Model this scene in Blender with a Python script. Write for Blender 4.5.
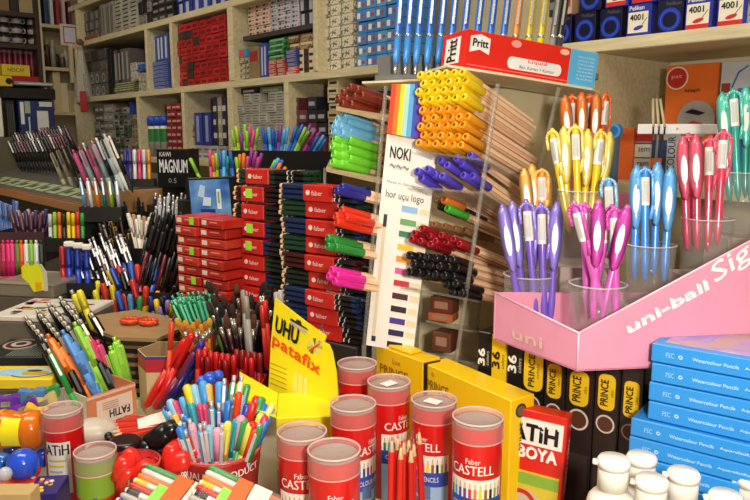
import bpy, math, random
from mathutils import Vector, Matrix
random.seed(7)
for o in list(bpy.data.objects): bpy.data.objects.remove(o)
S = bpy.context.scene
COL = S.collection
V = Vector
# ---------------------------------------------------------------- camera, light, exposure
TH = math.radians(9.3); F = 700.0; CAM = V((0, 0, 1.5))
cd = bpy.data.cameras.new('camera'); cam = bpy.data.objects.new('camera', cd); COL.objects.link(cam)
cd.sensor_width = 36; cd.lens = F/750*36; cd.clip_start = .02
cam.location = CAM; cam.rotation_euler = (math.radians(90)-TH, 0, 0); S.camera = cam
w = bpy.data.worlds.new('world'); S.world = w; w.use_nodes = True
w.node_tree.nodes['Background'].inputs[0].default_value = (1, .93, .82, 1)
w.node_tree.nodes['Background'].inputs[1].default_value = .09
S.view_settings.view_transform = 'Standard'; S.view_settings.look = 'None'; S.view_settings.gamma = 1
S.view_settings.use_curve_mapping = False; S.view_settings.exposure = 0.25

def area(name, loc, target, size, power, col, sy=None):
    d = bpy.data.lights.new(name, 'AREA'); d.energy = power; d.color = col
    d.shape = 'RECTANGLE'; d.size = size; d.size_y = sy or size
    o = bpy.data.objects.new(name, d); COL.objects.link(o); o.location = loc
    o.rotation_euler = (V(target)-V(loc)).to_track_quat('-Z', 'Y').to_euler(); return o
area('camera_flash', (.15, -.02, 1.56), (.12, 1.5, 1.25), .07, 8.6, (1, .95, .87))
area('ceiling_tube_light', (-.6, .9, 2.62), (-.6, 1.1, 0), 1.4, 17, (1, .93, .8), .5)
area('ceiling_tube_light', (-1.9, 2.2, 2.62), (-2.0, 2.9, 1.2), 1.3, 12.5, (1, .92, .78), .5)
area('ceiling_tube_light', (.7, -.5, 2.62), (.6, .8, 1.0), 1.2, 13, (1, .94, .82), .4)

# ---------------------------------------------------------------- pixel <-> place helpers
sn, cs = math.sin(TH), math.cos(TH)
FW = V((0, cs, -sn)); UP = V((0, sn, cs)); RT = V((1, 0, 0)); ZU = V((0, 0, 1))
def P(px, py, D): return CAM + RT*((px-375)/F*D) + UP*((250-py)/F*D) + FW*D
def G(px, py, z): return P(px, py, (CAM.z-z)/(sn+(py-250)/F*cs))
def proj(p):
    d = p-CAM; D = d.dot(FW); return 375+F*d.x/D, 250-F*d.dot(UP)/D, D
Z0 = .975

# ---------------------------------------------------------------- materials
MC = {}
def lin(h):
    c = [int(h[i:i+2], 16)/255 for i in (0, 2, 4)]
    return tuple(x/12.92 if x < .04045 else ((x+.055)/1.055)**2.4 for x in c)
def M(h, rough=.45, metal=0, kind='', clear=0, vary=.06):
    k = (h, rough, metal, kind, clear, vary)
    if k in MC: return MC[k]
    m = bpy.data.materials.new((kind or 'paint')+'_'+h); m.use_nodes = True; nt = m.node_tree
    b = nt.nodes['Principled BSDF']; c = lin(h)
    b.inputs['Roughness'].default_value = rough; b.inputs['Metallic'].default_value = metal
    N = nt.nodes.new; L = nt.links.new
    tc = N('ShaderNodeTexCoord'); nz = N('ShaderNodeTexNoise'); L(tc.outputs['Object'], nz.inputs['Vector'])
    mix = N('ShaderNodeMix'); mix.data_type = 'RGBA'
    if kind == 'wood':
        mp = N('ShaderNodeMapping'); mp.inputs['Scale'].default_value = (3, 30, 30)
        L(tc.outputs['Object'], mp.inputs[0]); L(mp.outputs[0], nz.inputs['Vector']); nz.inputs['Scale'].default_value = 3
        vary = .22
    elif kind == 'ink':      # small dark print running over a carton
        nz.inputs['Scale'].default_value = 95; nz.inputs['Detail'].default_value = 1
    elif kind == 'paint': nz.inputs['Scale'].default_value = 12
    else: nz.inputs['Scale'].default_value = 25
    mix.inputs['A'].default_value = tuple(x*(1-vary*1.6) for x in c)+(1,)
    mix.inputs['B'].default_value = tuple(min(1, x*(1+vary)) for x in c)+(1,)
    if kind == 'ink':
        r = N('ShaderNodeValToRGB'); r.color_ramp.elements[0].position = .42; r.color_ramp.elements[1].position = .48
        L(nz.outputs['Fac'], r.inputs[0]); L(r.outputs[0], mix.inputs['Factor'])
        mix.inputs['A'].default_value = tuple(x*.25 for x in c)+(1,)
    else: L(nz.outputs['Fac'], mix.inputs['Factor'])
    L(mix.outputs['Result'], b.inputs['Base Color'])
    if kind == 'pearl': b.inputs['Coat Weight'].default_value = .6; b.inputs['Metallic'].default_value = .15
    if clear:                # clear or frosted plastic: part see-through, part plastic
        tr = N('ShaderNodeBsdfTransparent'); ms = N('ShaderNodeMixShader'); fr = N('ShaderNodeLayerWeight')
        fr.inputs[0].default_value = .25; ad = N('ShaderNodeMath'); ad.operation = 'ADD'; ad.use_clamp = True
        ml = N('ShaderNodeMath'); ml.operation = 'MULTIPLY'; ml.inputs[1].default_value = .28
        L(fr.outputs['Facing'], ml.inputs[0]); L(ml.outputs[0], ad.inputs[0]); ad.inputs[1].default_value = 1-clear
        L(ad.outputs[0], ms.inputs[0]); L(tr.outputs[0], ms.inputs[1]); L(b.outputs[0], ms.inputs[2])
        L(ms.outputs[0], nt.nodes['Material Output'].inputs[0])
    MC[k] = m; return m
WHITE = M('EDEAE2', .5); BLACK = M('141314', .35); CREAM = M('D9CBA6', .6); GREY = M('8E8A84', .5)
SILV = M('C9C9C9', .25, .8); DARK = M('2A2522', .6); WOOD = M('C9A878', .55, 0, 'wood')
SHELF = M('D8C9A0', .55, 0, 'wood'); RED = M('D81A16', .35); YEL = M('F4CC12', .4)
CLR = M('C8C4BE', .1, 0, 'clear', .93); FROST = M('D8B8B0', .3, 0, 'frost', .80)
RAWW = M('E3B98C', .6, 0, 'wood')

# ---------------------------------------------------------------- mesh builder
class MB:
    def __init__(s): s.v = []; s.f = []; s.m = []; s.s = []; s.mats = []
    def mi(s, m):
        if m not in s.mats: s.mats.append(m)
        return s.mats.index(m)
    def add(s, vs, fs, m, smooth=False):
        b = len(s.v); s.v += [tuple(x) for x in vs]; i = s.mi(m)
        for f in fs: s.f.append([b+k for k in f]); s.m.append(i); s.s.append(smooth)
        return s
    def box(s, a, b, m, bev=0):
        x0, y0, z0 = a; x1, y1, z1 = b
        if bev <= 0:
            vs = [(x0,y0,z0),(x1,y0,z0),(x1,y1,z0),(x0,y1,z0),(x0,y0,z1),(x1,y0,z1),(x1,y1,z1),(x0,y1,z1)]
            return s.add(vs, [(0,3,2,1),(4,5,6,7),(0,1,5,4),(1,2,6,5),(2,3,7,6),(3,0,4,7)], m)
        lo, hi = (x0,y0,z0), (x1,y1,z1); vs = []; idx = {}
        for i in (0,1):
            for j in (0,1):
                for k in (0,1):
                    for ax in range(3):
                        p = [hi[q] if (i,j,k)[q] else lo[q] for q in range(3)]
                        for q in range(3):
                            if q != ax: p[q] += -bev if (i,j,k)[q] else bev
                        idx[(i,j,k,ax)] = len(vs); vs.append(p)
        fs = []; c = V(((x0+x1)/2,(y0+y1)/2,(z0+z1)/2))
        def face(l):
            n = (V(vs[l[1]])-V(vs[l[0]])).cross(V(vs[l[2]])-V(vs[l[1]]))
            ctr = sum((V(vs[q]) for q in l), V())/len(l)
            fs.append(l if n.dot(ctr-c) > 0 else l[::-1])
        for ax in range(3):
            o = [q for q in range(3) if q != ax]
            for sd in (0,1):
                l = []
                for (p, q) in ((0,0),(1,0),(1,1),(0,1)):
                    t = [0,0,0]; t[ax] = sd; t[o[0]] = p; t[o[1]] = q; l.append(idx[tuple(t)+(ax,)])
                face(l)
            for (p, q) in ((0,0),(1,0),(1,1),(0,1)):
                t0 = [0,0,0]; t0[o[0]] = p; t0[o[1]] = q; t1 = list(t0); t1[ax] = 1
                face([idx[tuple(t0)+(o[0],)], idx[tuple(t1)+(o[0],)], idx[tuple(t1)+(o[1],)], idx[tuple(t0)+(o[1],)]])
        for i in (0,1):
            for j in (0,1):
                for k in (0,1): face([idx[(i,j,k,a)] for a in range(3)])
        return s.add(vs, fs, m)
    def lathe(s, prof, m, n=12, ax=None, smooth=True, cap0=True, cap1=True, sx=1, sy=1, off=(0,0,0), ph=0):
        # prof: (r, z) or (r, z, material for the band above)
        vs = []; mt = ax or Matrix()
        for p in prof:
            for k in range(n):
                a = 2*math.pi*k/n+ph; vs.append(mt @ V((off[0]+p[0]*sx*math.cos(a), off[1]+p[0]*sy*math.sin(a), off[2]+p[1])))
        b = len(s.v); s.v += [tuple(x) for x in vs]
        for i in range(len(prof)-1):
            mm = prof[i][2] if len(prof[i]) > 2 and prof[i][2] else m
            for k in range(n):
                s.f.append([b+i*n+k, b+i*n+(k+1)%n, b+(i+1)*n+(k+1)%n, b+(i+1)*n+k]); s.m.append(s.mi(mm)); s.s.append(smooth)
        if cap0: s.f.append([b+k for k in range(n)][::-1]); s.m.append(s.mi(prof[0][2] if len(prof[0]) > 2 and prof[0][2] else m)); s.s.append(False)
        if cap1: s.f.append([b+(len(prof)-1)*n+k for k in range(n)]); s.m.append(s.mi(prof[-1][2] if len(prof[-1]) > 2 and prof[-1][2] else m)); s.s.append(False)
        return s
    def tube(s, p0, p1, r, m, n=8, r1=None):
        p0 = V(p0); p1 = V(p1); d = p1-p0
        q = d.to_track_quat('Z', 'Y').to_matrix().to_4x4(); q.translation = p0
        return s.lathe([(r, 0), (r1 if r1 is not None else r, d.length)], m, n, ax=q)
    def path(s, pts, r, m, n=8):
        for a, b in zip(pts, pts[1:]): s.tube(a, b, r, m, n)
        for p in pts[1:-1]: s.ball(p, r, m, 8, 5)
        return s
    def ball(s, c, r, m, n=14, k=8, sz=1, sx=1, sy=1):
        pr = [(r*math.sin(math.pi*i/k)+1e-5, -r*sz*math.cos(math.pi*i/k)) for i in range(k+1)]
        return s.lathe(pr, m, n, off=c, sx=sx, sy=sy)
    def prism(s, pts, y0, y1, m):   # polygon in x,z extruded along y (counterclockwise seen from -y)
        n = len(pts)
        vs = [(x, y0, z) for x, z in pts]+[(x, y1, z) for x, z in pts]
        fs = [list(range(n)), list(range(2*n-1, n-1, -1))]+[(i, n+i, n+(i+1)%n, (i+1)%n) for i in range(n)]
        return s.add(vs, fs, m)
    def slab(s, pts, z0, z1, m):    # polygon in x,y (counterclockwise from above)
        n = len(pts)
        vs = [(x, y, z0) for x, y in pts]+[(x, y, z1) for x, y in pts]
        fs = [list(range(n))[::-1], list(range(n, 2*n))]+[(i, (i+1)%n, n+(i+1)%n, n+i) for i in range(n)]
        return s.add(vs, fs, m)
    def mesh(s, name):
        me = bpy.data.meshes.new(name); me.from_pydata(s.v, [], s.f)
        for m in s.mats: me.materials.append(m)
        me.polygons.foreach_set('material_index', s.m); me.polygons.foreach_set('use_smooth', s.s); me.update()
        return me

# ---------------------------------------------------------------- things and parts
ORD = []          # (object, base label, axis) numbered at the end only where look-alikes share a base label
def link(name, data, mw=None, parent=None):
    o = bpy.data.objects.new(name, data); COL.objects.link(o)
    if parent: o.parent = parent
    if mw is not None: o.matrix_basis = mw
    return o
def tag(o, label, cat, group=None, ax='x'):
    o['label'] = label; o['category'] = cat
    if group: o['group'] = group
    ORD.append((o, label, ax)); return o
def thing(name, label, cat, mw, group=None, ax='x'):
    return tag(link(name, None, mw), label, cat, group, ax)
def part(name, mb, parent, label=None, mw=None):
    me = mb if isinstance(mb, bpy.types.Mesh) else mb.mesh(name)
    o = link(name, me, mw, parent)
    if label: o['label'] = label
    return o
def solo(name, mb, label, cat, mw=None, group=None, ax='x'):
    me = mb if isinstance(mb, bpy.types.Mesh) else mb.mesh(name)
    return tag(link(name, me, mw or Matrix()), label, cat, group, ax)
def struct(name, mb, mw=None):
    o = link(name, mb.mesh(name), mw or Matrix()); o['kind'] = 'structure'; return o
def frame(o, x=None, y=None, z=None):
    """matrix with origin o; give x (and the up z defaults)"""
    z = (z or ZU).normalized()
    x = x.normalized() if x else y.cross(z).normalized()
    y = z.cross(x).normalized(); x = y.cross(z)
    m = Matrix((x, y, z)).transposed().to_4x4(); m.translation = o; return m
def fr2(p0, p1): d = p1-p0; d.z = 0; return frame(p0, x=d)
TXT = {}
def text_geo(s):
    if s in TXT: return TXT[s]
    c = bpy.data.curves.new('lettering', 'FONT'); c.body = s; c.resolution_u = 2
    o = bpy.data.objects.new('lettering', c); COL.objects.link(o)
    bpy.context.view_layer.update()
    me = bpy.data.meshes.new_from_object(o.evaluated_get(bpy.context.evaluated_depsgraph_get()))
    vs = [v.co.copy() for v in me.vertices]; fs = [list(p.vertices) for p in me.polygons]
    bpy.data.objects.remove(o)
    x0 = min(v.x for v in vs); x1 = max(v.x for v in vs); y0 = min(v.y for v in vs); y1 = max(v.y for v in vs)
    g = ([((v.x-x0)/(x1-x0), (v.y-y0)/(y1-y0)) for v in vs], fs); TXT[s] = g; return g
def text_mb(s, org, xv, yv, m, mb=None, bold=0):
    """s fitted in the parallelogram org, xv (whole width), yv (whole height)"""
    mb = mb or MB(); g, fs = text_geo(s); org = V(org); xv = V(xv); yv = V(yv)
    nrm = xv.cross(yv).normalized()*.0007
    offs = [V()] if not bold else [V(), xv.normalized()*bold, yv.normalized()*bold]
    for k, o in enumerate(offs):
        mb.add([org+o+xv*a+yv*b+nrm*(1+.05*k) for a, b in g], fs, m)
    return mb
def cyl_text(s, R, a0, a1, z0, z1, m, mb=None, bold=0):
    mb = mb or MB(); g, fs = text_geo(s); R = R+.0006
    for k in range(2 if bold else 1):
        mb.add([((R+k*5e-5)*math.sin(a0+(a1-a0)*a+k*bold), -(R+k*5e-5)*math.cos(a0+(a1-a0)*a+k*bold), z0+(z1-z0)*b) for a, b in g], fs, m)
    return mb
def cyl_patch(R, a0, a1, z0, z1, m, mb=None, n=12, lift=.0003):
    mb = mb or MB(); R += lift
    vs = []
    for k in range(n+1):
        a = a0+(a1-a0)*k/n; vs += [(R*math.sin(a), -R*math.cos(a), z0), (R*math.sin(a), -R*math.cos(a), z1)]
    return mb.add(vs, [(2*k, 2*k+2, 2*k+3, 2*k+1) for k in range(n)], m, True)
def ft(s, x0, z0, x1, z1, m, y=0, mb=None, bold=0): return text_mb(s, (x0, y, z0), (x1-x0, 0, 0), (0, 0, z1-z0), m, mb, bold)
def ftr(s, x0, z0, x1, z1, m, y=0, mb=None, bold=0):   # front face, turned to read upwards
    return text_mb(s, (x1, y, z0), (0, 0, z1-z0), (-(x1-x0), 0, 0), m, mb, bold)
def plate(mb, x0, z0, x1, z1, m, y=0, t=.0005): mb.box((x0, y-t, z0), (x1, y, z1), m); return mb
def disc(mb, cx, cz, r, m, y=0, t=.0006, n=24, sx=1):
    pts = [(cx+r*sx*math.cos(2*math.pi*k/n), cz+r*math.sin(2*math.pi*k/n)) for k in range(n)]
    mb.prism(pts, y-t, y, m); return mb
def ring(mb, cx, cz, r, w, m, y=0, t=.0008, n=24):
    o = []; vs = []
    for k in range(n):
        c, s_ = math.cos(2*math.pi*k/n), math.sin(2*math.pi*k/n)
        vs += [(cx+r*c, y-t, cz+r*s_), (cx+(r-w)*c, y-t, cz+(r-w)*s_)]
    mb.add(vs, [(2*k, 2*((k+1)%n), 2*((k+1)%n)+1, 2*k+1) for k in range(n)], m); return mb
NUM = 'first second third fourth fifth sixth seventh eighth ninth tenth eleventh twelfth thirteenth fourteenth fifteenth sixteenth seventeenth eighteenth nineteenth twentieth'.split()
def nth(i):
    if i < 20: return NUM[i]
    t_, u_ = divmod(i+1, 10); T_ = {2: 'twent', 3: 'thirt', 4: 'fort', 5: 'fift', 6: 'sixt', 7: 'sevent', 8: 'eight', 9: 'ninet'}[t_]
    return T_+'ieth' if u_ == 0 else T_+'y-'+NUM[u_-1]
def stuff(o): o['kind'] = 'stuff'; return o

# ---------------------------------------------------------------- writing sticks (local z from tip to top, -y towards the viewer)
def stick_parts(kind, c, L):
    fat = kind.endswith('_fat'); kind = kind.replace('_fat', '')
    A, B, C = (list(c)+['C8C8C8', 'C8C8C8'])[:3]
    a = M(A, .3); b = M(B, .35); out = []
    if kind == 'capped':
        r = .0048; zc = L*.62
        out.append(('barrel', MB().lathe([(.001, 0), (r*.7, .006), (r, .014), (r, zc)], a, 10)))
        out.append(('cap', MB().lathe([(r*1.15, zc-.004), (r*1.15, L-.004), (r*.8, L)], b, 10)))
        out.append(('clip', MB().box((-.0014, -r*1.15-.0035, L*.68), (.0014, -r*1.15-.002, L-.006), b).box((-.0014, -r*1.15-.003, L-.01), (.0014, -r*.9, L-.006), b)))
    elif kind == 'click':
        r = .0070 if fat else .0052; g = M(B, .6)
        out.append(('barrel', MB().lathe([(r, L*.32), (r*1.05, L*.6), (r*1.05, L*.9), (r*.7, L*.93)], a, 10)))
        out.append(('grip', MB().lathe([(.0008, 0), (.0022, .004), (r*.95, .018), (r*1.02, L*.32)], g, 10)))
        out.append(('button', MB().lathe([(r*.55, L*.92), (r*.55, L)], M(C, .3, .4), 8)))
        out.append(('clip', MB().box((-.45*r, -r-.0045, L*.6), (.45*r, -r-.003, L*.92), M(C, .3, .2), .0005).box((-.45*r, -r-.004, L*.88), (.45*r, -r*.6, L*.92), M(C, .3, .2))))
    elif kind == 'felt':
        r = .0058 if fat else .0046; zc = L*.66
        out.append(('barrel', MB().lathe([(r*.75, 0), (r*.85, .004), (r, .006, M(B, .4)), (r, zc)], a, 8)))
        out.append(('cap', MB().lathe([(r*1.12, zc), (r*1.12, L-.003), (r*.6, L)], b, 8)))
    elif kind == 'marker':
        r = .007; zc = L*.55
        out.append(('barrel', MB().lathe([(r*.6, 0), (r, .005), (r, zc)], a, 12)))
        out.append(('cap', MB().lathe([(r*1.1, zc), (r*1.05, L-.006), (r*.6, L)], b, 12)))
        out.append(('clip', MB().box((-.002, -r*1.1-.003, L*.62), (.002, -r*1.1-.0015, L-.008), b)))
    elif kind == 'pencil':
        r = .0038
        out.append(('barrel', MB().lathe([(r, 0), (r, L-.018)], a, 6, smooth=False)))
        out.append(('sharpened_point', MB().lathe([(r*.95, L-.018, RAWW), (.0013, L-.005, M(A, .4)), (.0003, L)], RAWW, 8)))
    elif kind == 'brush':
        out.append(('handle', MB().lathe([(.0012, 0), (.0035, L*.35), (.0032, L*.6), (.0022, L*.68)], a, 8)))
        out.append(('ferrule', MB().lathe([(.0024, L*.67), (.0042, L*.84)], M('C8C2B4', .25, .8), 10)))
        out.append(('bristles', MB().lathe([(.0042, L*.84), (.0062, L*.92), (.0050, L*.97), (.0018, L)], M(B, .9), 10, sy=.5)))
    elif kind == 'mech':     # fat transparent-barrel marker: grip colour below, printed barrel above, metal tip down
        r = .0068
        out.append(('metal_tip', MB().lathe([(.0012, 0), (.003, .008), (.0045, .022)], SILV, 10)))
        out.append(('grip', MB().lathe([(.0045, .022), (r*.95, .034), (r*.95, L*.42)], a, 12)))
        out.append(('barrel', MB().lathe([(r, L*.42, SILV), (r, L*.45), (r, L*.93), (r*.7, L)], M(B, .3), 12)))
        out.append(('clip', MB().box((-.0022, -r-.004, L*.55), (.0022, -r-.0025, L*.9), SILV)))
    elif kind == 'gel':      # gel pen with a big looped clip and a white wrap label
        r = .0054; hw = .0105
        out.append(('barrel', MB().lathe([(.0008, 0), (.003, .006), (r*.85, .016), (r, .03), (r*.92, L*.5), (r*1.05, L*.56), (r*1.05, L*.9), (r*.85, L*.96), (r*.45, L)], M(A, .22, 0, 'pearl'), 14)))
        out.append(('wrap_label', MB().lathe([(r*1.05+.0004, L*.66), (r*1.05+.0004, L*.9)], WHITE, 14, cap0=False, cap1=False)
                    .add([(-.0036+.0011*k+q*.0006, -r*1.05-.0008, L*z) for k in range(7) for q, z in ((0, .69), (1, .69), (1, .87), (0, .87))], [(4*k, 4*k+1, 4*k+2, 4*k+3) for k in range(7)], M('B4B0AA', .5))))
        arc = [(.0075*math.cos(t), -.001, L*.93+.0075*math.sin(t)) for t in [math.pi*k/8 for k in range(9)]]
        pts = [(.0078, -.004, L*.56), (.0082, -.004, L*.7), (.0080, -.002, L*.88)]+arc[1:-1]
        if kind == 'gel': out.append(('clip', gel_clip(L, M(B, .25, 0, 'pearl'))))
    elif kind == 'gelclip':
        r = .0054
        out.append(('barrel', MB().lathe([(.0008, 0), (.003, .006), (r*.85, .016), (r, .03), (r*.92, L*.5), (r*1.05, L*.56), (r*1.05, L*.9), (r*.85, L*.96), (r*.45, L)], M(A, .22, 0, 'pearl'), 14)))
        m = M(B, .25, 0, 'pearl'); mb = MB()
        # broad teardrop clip facing forward
        zs = [(.44, .0014), (.47, .0052), (.55, .0080), (.68, .0094), (.82, .0096), (.91, .0084), (.968, .0050)]
        vs = []; n = len(zs)
        for q, (z, wd) in enumerate(zs):
            bow = -.0095-.002*math.sin(math.pi*q/(n-1))
            vs += [(-wd, bow+.0012, L*z), (0, bow-.0012, L*z), (wd, bow+.0012, L*z), (0, bow+.0022, L*z)]
        fs = []
        for q in range(n-1):
            for k in range(4): fs.append((4*q+k, 4*q+(k+1)%4, 4*q+4+(k+1)%4, 4*q+4+k))
        fs += [(3, 2, 1, 0), (4*n-4, 4*n-3, 4*n-2, 4*n-1)]
        mb.add(vs, fs, m, True).box((-.003, -.0085, L*.9), (.003, -.002, L*.95), m)
        out.append(('clip', mb))
        e = []
        for k in range(18):
            t = 2*math.pi*k/18; e.append((.0042*math.cos(t), L*.70+L*.125*math.sin(t)))
        out.append(('>clip_label', MB().prism(e, -.0138, -.0122, WHITE)))
    return out
def gel_clip(L, m):
    mb = MB(); pts = []
    for k in range(9):
        t = math.pi*k/8; pts.append((.0098*math.cos(t), -.003, L*.9+.0105*math.sin(t)))
    pts = [(.0056, -.006, L*.54), (.0094, -.006, L*.66)]+pts+[(-.0096, -.004, L*.80)]
    return mb.path(pts, .0023, m, 8)
KM = {}
def stick(kind, c, top, bot, L, label, cat='pen', group=None, parts=False, name=None, roll=0):
    """top: place of the top end; bot: a place it points down to"""
    c = (c,) if isinstance(c, str) else tuple(c)
    d = (top-bot).normalized(); o = top-d*L
    vdir = (o+d*L/2-CAM).normalized(); y = (vdir-d*vdir.dot(d)).normalized(); x = y.cross(d)
    m = Matrix((x, y, d)).transposed().to_4x4(); m.translation = o
    if roll: m = m @ Matrix.Rotation(roll, 4, 'Z')
    nm = name or {'click_fat': 'ballpoint_pen', 'felt_fat': 'felt_tip_pen', 'capped': 'capped_pen', 'click': 'ballpoint_pen', 'felt': 'felt_tip_pen', 'marker': 'marker', 'pencil': 'pencil', 'brush': 'paint_brush', 'mech': 'technical_marker', 'gel': 'gel_pen', 'gelclip': 'gel_pen'}[kind]
    k = (kind, c, round(L, 4), parts)
    if k not in KM:
        ps = stick_parts(kind, c, L)
        if parts: KM[k] = [(n, b.mesh(n)) for n, b in ps]
        else:
            j = MB()
            for n, b in ps:
                base = len(j.v); j.v += b.v
                for f, mi, sm in zip(b.f, b.m, b.s): j.f.append([base+q for q in f]); j.m.append(j.mi(b.mats[mi])); j.s.append(sm)
            KM[k] = j.mesh(nm)
    if parts:
        t = thing(nm, label, cat, m, group)
        last = None
        for n, me in KM[k]:
            if n[0] == '>': part(n[1:], me, last)
            else: last = part(n, me, t)
        return t
    return solo(nm, KM[k], label, cat, m, group)
def pstick(kind, c, t, b, D, L, label, dD=.01, **k):
    """t, b pixel positions of the top and of a point further down"""
    return stick(kind, c, P(t[0], t[1], D), P(b[0], b[1], D+dD), L, label, **k)
CN = {}
def cname(h): return CN.get(h, 'coloured')
def regc(**k):
    for n, v in k.items(): CN[v] = n.replace('_', ' ')
regc(red='D8201A', blue='2E5FC4', yellow='F2CF1C', green='2F9A48', orange='F07A1E', pink='E8457F', purple='7A3FB8', light_blue='6FB4E8', lime='A8DC3C', white='EDEAE2', black='161416', teal='2A9AA0', gold='C9A03A', silver='BDBDBD', navy='1E2F86', brown='6B3A20', magenta='C93AA8', lilac='9C84DC', dark_red='8E1A1C')
C_ = {v: k for k, v in CN.items()}
def col(n): return C_[n]
def fan(n, tx, ty, bx, by, D, L, kinds, cols, what, where, group, dj=.03, jit=4, name=None, cat='pen', lean=.02, cap=None, parts=False):
    """n sticks standing in one holder; tops spread over tx x ty, feet over bx x by (pixels)"""
    for i in range(n):
        f = (i+.5)/n; t = (tx[0]+(tx[1]-tx[0])*f+random.uniform(-jit, jit)*.5, random.uniform(*ty))
        b = (bx[0]+(bx[1]-bx[0])*f+random.uniform(-2, 2), random.uniform(*by))
        c = col(random.choice(cols)) if isinstance(cols, (list, tuple)) else col(cols)
        kd = random.choice(kinds) if isinstance(kinds, (list, tuple)) else kinds
        c2 = (c, cap[0] if cap else c) if not callable(cap) else cap(c)
        d = D+random.uniform(-dj, dj)
        stick(kd, c2, P(t[0], t[1], d), P(b[0], b[1], d+lean), L*random.uniform(.98, 1.02), f'{cname(c)} {what} {where}', cat=cat, group=group, name=name, parts=parts)
# ================================================================ THE SETTING
AZ = math.radians(41.5)
UX = V((math.sin(AZ), -math.cos(AZ), 0)); UY = V((math.cos(AZ), math.sin(AZ), 0)); WO = V((.55, 1.5, 0))
WM = frame(WO, x=UX); WI = WM.inverted()          # wall frame: x along the wall (towards the viewer), y into it
def wp(a, s, z): return WM @ V((a, s, z))
def wray(px, py, s):
    o = WI @ CAM; d = WI.to_3x3() @ (P(px, py, 1)-CAM); t = (s-o.y)/d.y; q = o+d*t; return q.x, q.z
def wa(px, z, s=0):                                # a on plane s seen at column px at height z
    lo, hi = -6., .9
    for _ in range(50):
        m = (lo+hi)/2
        if proj(wp(m, s, z))[0] < px: lo = m
        else: hi = m
    return lo
floor = struct('floor', MB().box((-5.2, -3.4, -.05), (1.7, .45, 0), M('7C7466', .5)), WM)
struct('ceiling', MB().box((-5.2, -3.4, 2.7), (1.7, .45, 2.75), M('D8D4C8', .8)), WM)
struct('wall_back', MB().box((-5.2, .37, 0), (1.7, .45, 2.7), M('CFC3A4', .7)), WM)
struct('wall_left', MB().box((-5.3, -3.4, 0), (-5.2, .45, 2.7), M('B8AE98', .7)), WM)
struct('wall_right', MB().box((1.7, -3.4, 0), (1.8, .45, 2.7), M('C8BCA0', .7)), WM)
struct('wall_front', MB().box((-5.2, -3.5, 0), (1.7, -3.4, 2.7), M('C8BCA0', .7)), WM)
for (x, y) in ((-.6, .9), (-1.9, 2.2), (.7, -.5)):
    t = thing('ceiling_light', 'white ceiling strip light with a lit diffuser above the shop counter', 'light', Matrix.Translation((x, y, 2.7)), 'ceiling strip lights')
    em = bpy.data.materials.get('lamp_glow') or bpy.data.materials.new('lamp_glow'); em.use_nodes = True
    em.node_tree.nodes['Principled BSDF'].inputs['Emission Color'].default_value = (1, .93, .8, 1)
    em.node_tree.nodes['Principled BSDF'].inputs['Emission Strength'].default_value = 3
    part('housing', MB().box((-.62, -.12, -.045), (.62, .12, -.001), WHITE, .004), t)
    part('diffuser', MB().box((-.6, -.1, -.06), (.6, .1, -.0455), em, .004), t)

# the long counter: one worktop on a plinth
cp = [(-2.55, .36), (1.15, .36), (1.15, .72), (-.75, 2.9), (-2.0, 3.3), (-2.9, 2.2)]
ct = thing('shop_counter', 'long cream shop counter crowded with stationery in front of the shelves', 'counter', Matrix.Identity(4))
part('worktop', MB().slab(cp, Z0-.03, Z0, M('B9AC90', .45)), ct)
part('cabinet_base', MB().slab([(x*.97, y*.97+.03) for x, y in cp], .0, Z0-.03, M('A08F70', .6)), ct)

# ---- shelving against the back wall
TB = .026
sh = thing('wall_shelving', 'pale wooden shelving unit running along the whole wall behind the counter', 'shelving', WM)
A0 = wa(74, 1.7); A1 = 1.25
U = {p: wa(p, 1.75) for p in (74, 150, 172, 232, 315, 590)}
a232 = U[232]
part('shelf_board', MB().box((A0, 0, 1.705-TB), (A1, .34, 1.705), SHELF, .002), sh)
part('shelf_board', MB().box((A0, 0, 1.40-TB), (A1, .34, 1.40), SHELF, .002), sh)
part('shelf_board', MB().box((A0, 0, 2.0-TB), (a232+.75, .34, 2.0), SHELF, .002), sh)
part('shelf_board', MB().box((A0, 0, 2.2-TB), (A1, .34, 2.2), SHELF, .002), sh)
part('shelf_board', MB().box((A0, 0, 1.1-TB), (A1, .34, 1.1), SHELF, .002), sh)
part('shelf_board', MB().box((A0, 0, 2.45), (A1, .34, 2.47), SHELF, .002), sh)
part('back_panel', MB().box((A0, .342, .0), (A1, .356, 2.47), M('D3C6A4', .6)), sh)
def upright(px, z0, z1, w=.024, s0=.0): a = wa(px, (z0+z1)/2); part('upright', MB().box((a-w/2, s0-.003, z0), (a+w/2, .341, z1), SHELF, .002), sh); return a
for z0, z1 in ((0, 1.1-TB), (1.1, 1.40-TB), (1.40, 1.705-TB), (1.705, 2.0-TB), (2.0, 2.2-TB), (2.2, 2.45)):
    upright(77, z0, z1); upright(231, z0, z1, .038)
upright(172, 1.705, 2.0-TB, .022); upright(147, 1.705, 2.0-TB, .02); upright(184, 1.40, 1.705-TB); upright(139, 1.4, 1.705-TB); upright(287, 1.40, 1.705-TB, .026)
upright(315, 1.705, 2.2-TB, .022); upright(590, 1.40, 1.705-TB, .016)
upright(590, 1.1, 1.4-TB); part('plinth', MB().box((A0, .002, 0), (A1, .02, .09), SHELF), sh)
# dark inner shelf under the small cartons
aL, aR = wa(236, 1.87), wa(314, 1.87)
part('inner_shelf', MB().box((aL, .03, 1.850), (aR, .33, 1.866), M('3A332C', .7)), sh)

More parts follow.
